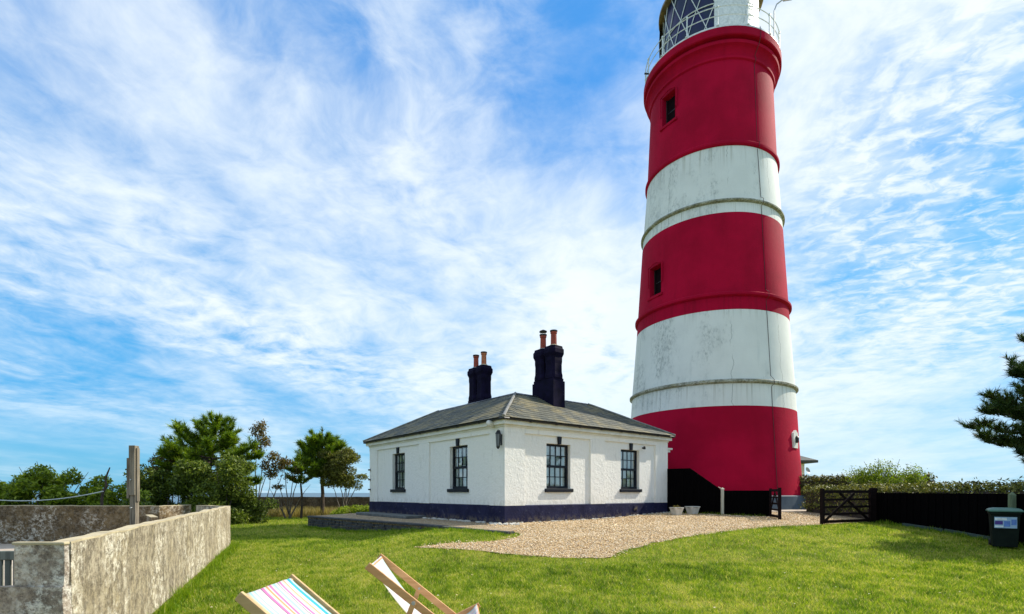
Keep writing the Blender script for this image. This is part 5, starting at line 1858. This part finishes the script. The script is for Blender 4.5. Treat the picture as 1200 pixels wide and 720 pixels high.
mb = MB(); mb.lathe([(0, 0), (.16, .03), (.28, .10)], (0, 0, 0), 14); di = mb.build('satellite_dish', M['dishwhite'], bu); di.location = (5.25, -.1, 2.9); di.rotation_euler = (R_(70), 0, R_(30))

# right-hand pine entering the frame
rnd = random.Random(21)
lv = [(1.3, 5, 1.8, .1), (1.7, 5, 2.4, .2), (2.1, 5, 2.7, .3), (2.5, 5, 2.7, .5), (2.9, 5, 2.5, .7), (3.3, 5, 2.2, .8), (3.7, 5, 1.8, .8), (4.1, 5, 1.3, .7), (4.5, 5, .8, .5)]
br = ring_branches(lv, rnd) + [(1.5, 190, 2.6, -.5), (2.2, 183, 3.6, .05), (1.9, 176, 3.3, -.15), (2.5, 170, 3.2, .4), (2.9, 180, 3.0, .6), (1.3, 200, 2.2, -.45), (2.0, 205, 3.2, .0), (2.4, 195, 3.3, .2), (3.2, 190, 2.3, 1.0), (2.7, 184, 2.9, .75), (2.35, 178, 3.4, .1), (1.75, 186, 2.9, -.35), (3.0, 172, 2.5, .8), (2.15, 192, 3.0, -.25), (2.8, 205, 2.6, .4), (3.5, 182, 1.9, .9), (3.4, 200, 2.0, .6), (2.6, 188, 3.2, .25), (1.6, 178, 2.4, -.1)]
pine('pine_tree', (17.3, 15.0, -.35), 'large dark pine reaching in from the right edge above the black fence', [(0, 0, 0), (-.1, 0, 1.6), (-.2, 0, 2.9), (.0, 0, 4.1), (.15, 0, 5.3), (.1, 0, 6.6)], br, M['darkpine'], (26, .21, .019), 12, 22, r0=.16)


# ------------------------------------------------------------ deckchairs
def deckchair(name, loc, rz, label, woodm, sag, W=.56):
    """local x forward (front of the seat), origin on the ground under the rear of the seat frame"""
    e = empty(name, loc, rz); tag(e, label, 'deckchair', 'deckchairs on the lawn')
    A0, A1 = Vector((0.0, 0, .985)), Vector((1.15, 0, .03))       # back rail top -> front foot
    B0, B1 = Vector((.97, 0, .50)), Vector((.02, 0, .04))        # seat front -> rear foot
    wd = M[woodm]
    dA = (A1 - A0).normalized()
    for s in (-1, 1):
        y = s * W / 2
        mb = MB(); mb.bar(A0 + Vector((0, y, 0)), A1 + Vector((0, y, 0)), .026, .064); bevel(mb.build('back_rail', wd, e), .005)
        y2 = s * (W / 2 - .038)
        mb = MB(); mb.bar(B0 + Vector((0, y2, 0)), B1 + Vector((0, y2, 0)), .022, .048); bevel(mb.build('seat_rail', wd, e), .005)
        pv = A0 + dA * .50; y3 = s * (W / 2 + .022)
        rear = B1.lerp(B0, .16)
        mb = MB(); mb.bar(pv + Vector((0, y3, 0)) , rear + Vector((0, y3, 0)), .018, .045); bevel(mb.build('strut', wd, e), .005)
        mb = MB(); mb.tube([pv + Vector((0, s * (W / 2 - .02), 0)), pv + Vector((0, s * (W / 2 + .04), 0))], .011, 8); mb.tube([pv + Vector((0, s * (W / 2 + .03), 0)), pv + Vector((0, s * (W / 2 + .036), 0))], .018, 8); mb.build('bolt', M['steel'], e)
    for p, w_ in ((A0 + dA * .03, W), (B0.lerp(B1, .03), W - .076), (B1.lerp(B0, .16), W + .06), (A0 + dA * 1.42, W)):
        mb = MB(); mb.tube([p + Vector((0, -w_ / 2 - .008, 0)), p + Vector((0, w_ / 2 + .008, 0))], .015, 8); mb.build('cross_bar', wd, e, smooth=True)
    # canvas sling
    T = A0 + dA * .03 + Vector((.0, 0, .02)); Fp = B0.lerp(B1, .03) + Vector((.0, 0, .02))
    mb = MB(); n = 26; m = 12; vs = []; uvs = []
    for i in range(n + 1):
        t = i / n
        base = T.lerp(Fp, t); s_ = math.sin(PI * t) ** .85 * sag * (1 + .55 * (t - .5))
        base = base + Vector((-.06, 0, -1)).normalized() * s_
        w0 = W - .07
        for j in range(m + 1):
            v_ = j / m
            y = (v_ - .5) * w0
            rip = .005 * noise.noise((t * 6, v_ * 5, sag * 10)) + .008 * math.cos(v_ * 2 * PI) * math.sin(PI * t)
            vs.append((base.x, y, base.z + rip)); uvs.append((t, 1 - v_))
    fs = [(i * (m + 1) + j, i * (m + 1) + j + 1, (i + 1) * (m + 1) + j + 1, (i + 1) * (m + 1) + j) for i in range(n) for j in range(m)]
    mb.add(vs, fs)
    o = mb.build('canvas', M['canvas' if sag < .2 else 'canvas_overexposed'], e, smooth=True)
    uvl = o.data.uv_layers.new(name='UVMap')
    for lp in o.data.loops: uvl.data[lp.index].uv = (uvs[lp.vertex_index][0], 1 - uvs[lp.vertex_index][1])
    sd_ = o.modifiers.new('thick', 'SOLIDIFY'); sd_.thickness = .003
    return e


GD = -.5
deckchair('deckchair', (-1.62, 3.45, GD), R_(-2), 'nearer wooden deckchair with pink, orange and turquoise striped canvas', 'chairwood', .13, .66)
deckchair('deckchair', (-1.25, 4.72, GD), R_(6), 'farther wooden deckchair, more open, its pale canvas sagging in shade', 'chairwood2', .32, .66)


# ------------------------------------------------------------ grass blades on the lawn
def make_grass():
    parts = []
    for (n, x0, x1, y0, y1) in ((210000, -7.5, 11.5, 6.4, 11.0), (165000, -10.5, 13.0, 11.0, 19.0), (60000, -18.0, -2.0, 15.9, 34.0), (30000, -3.5, 5, 1.0, 6.4)):
        X = rng.uniform(x0, x1, n); Y = rng.uniform(y0, y1, n)
        parts.append((X, Y))
    X = np.concatenate([p[0] for p in parts]); Y = np.concatenate([p[1] for p in parts])
    ok = ~inside(POLY, X + rng.normal(0, .05, X.size), Y + rng.normal(0, .05, X.size))
    # right of the yard wall
    ok &= ((X + 3.55) * 11.3 + (Y - 4.42) * 4.8 > 0) | (Y > 15.95)
    # not on the terrace / cottage
    a = (X - TE0.x) * eo.x + (Y - TE0.y) * eo.y
    al = (X - TE0.x) * ed.x + (Y - TE0.y) * ed.y
    ok &= ~((a < .02) & (al > 0) & (al < EL + 1.5) & (Y > 14))
    ha = (X + .24) * .779 + (Y - 18.1) * .627; hb = -(X + .24) * .627 + (Y - 18.1) * .779
    ok &= ~((ha > -.1) & (hb > -.1))
    ok &= X < 12.55
    X = X[ok]; Y = Y[ok]; n = len(X)
    Z = gz_np(X, Y) + np.array([.0], float)
    cl = np.array([noise.noise((x * 1.7, y * 1.3, 2.0)) * .7 + noise.noise((x * .45, y * .45, 9.0)) * .5 + noise.noise((x * 5, y * 3.5, 4.0)) * .75 for x, y in zip(X, Y)])
    sc_ = 1 + (Y - 7).clip(0) * .045
    h = rng.uniform(.022, .062, n) * sc_ * (1 + .5 * cl).clip(.35)
    tint = np.clip(rng.normal(.46, .25, n) - cl * .52, 0, 1)
    dry = rng.random(n) < .05; tint[dry] = 1
    o = blades('lawn_grass', X, Y, Z, h, .0045 * sc_, M['grass'], .55, tint)
    tag(o, 'short green and straw-tinged grass blades covering the lawn', 'grass', kind='stuff')


make_grass()


def edge_strays():
    """small white daisies, clover heads and fallen pale leaves dotted over the lawn"""
    n = 240
    X = rng.uniform(-5, 11, n); Y = rng.uniform(7, 17, n); ok = ~inside(POLY, X, Y); X = X[ok]; Y = Y[ok]; n = len(X)
    base = np.array([(1, 0, 0), (0, 1, .2), (-1, 0, 0), (0, -1, .2)]) * .012
    th = rng.uniform(0, 2 * PI, n); s = rng.uniform(.6, 1.8, n)
    V = np.repeat(base[None], n, 0) * s[:, None, None]
    c, q = np.cos(th)[:, None], np.sin(th)[:, None]
    x, y = V[..., 0] * c - V[..., 1] * q, V[..., 0] * q + V[..., 1] * c
    V = np.stack([x + X[:, None], y + Y[:, None], V[..., 2] + (gz_np(X, Y) + .045)[:, None]], -1)
    o = scatter_mesh('lawn_daisies', V, [(0, 1, 2, 3)], rng.uniform(.7, 1, n), M['pebble'])
    tag(o, 'tiny pale daisies and fallen petals dotted over the lawn', 'daisies', kind='stuff')


edge_strays()


def wall_foot():
    """longer unmown grass and weeds along the foot of the walls, fence and terrace"""
    X = []; Y = []
    for (a, b, n, off) in (((-3.58, 4.5), (-8.42, 15.75), 5200, .10), ((12.5, 7.6), (12.66, 18.2), 2600, .10), ((-.15, 14.72), (-9.4, 23.9), 4200, .12), ((7.2, 23.75), (10.4, 21.45), 500, .08)):
        t = rng.random(n); q = np.abs(rng.normal(0, off, n))
        d = np.array([b[0] - a[0], b[1] - a[1]], float); d /= np.linalg.norm(d)
        nr = np.array([d[1], -d[0]]) if a[0] < 5 else np.array([-d[1], d[0]])
        if a[0] < 0 and a[1] > 10: nr = np.array([-abs(nr[0]), -abs(nr[1])])
        if a[0] == 7.2: nr = -np.abs(nr)
        X.append(a[0] + (b[0] - a[0]) * t + nr[0] * q); Y.append(a[1] + (b[1] - a[1]) * t + nr[1] * q)
    X = np.concatenate(X); Y = np.concatenate(Y); n = len(X)
    w_ = np.array([noise.noise((x * 2.5, y * 2.5, 8)) for x, y in zip(X, Y)])
    o = blades('edge_grass', X, Y, gz_np(X, Y), rng.uniform(.05, .15, n) * (1 + w_).clip(.4), .008, M['grass'], .35, np.clip(rng.normal(.35, .18, n), 0, 1))
    tag(o, 'longer unmown grass along the foot of the walls and fence', 'edge grass', kind='stuff')


wall_foot()
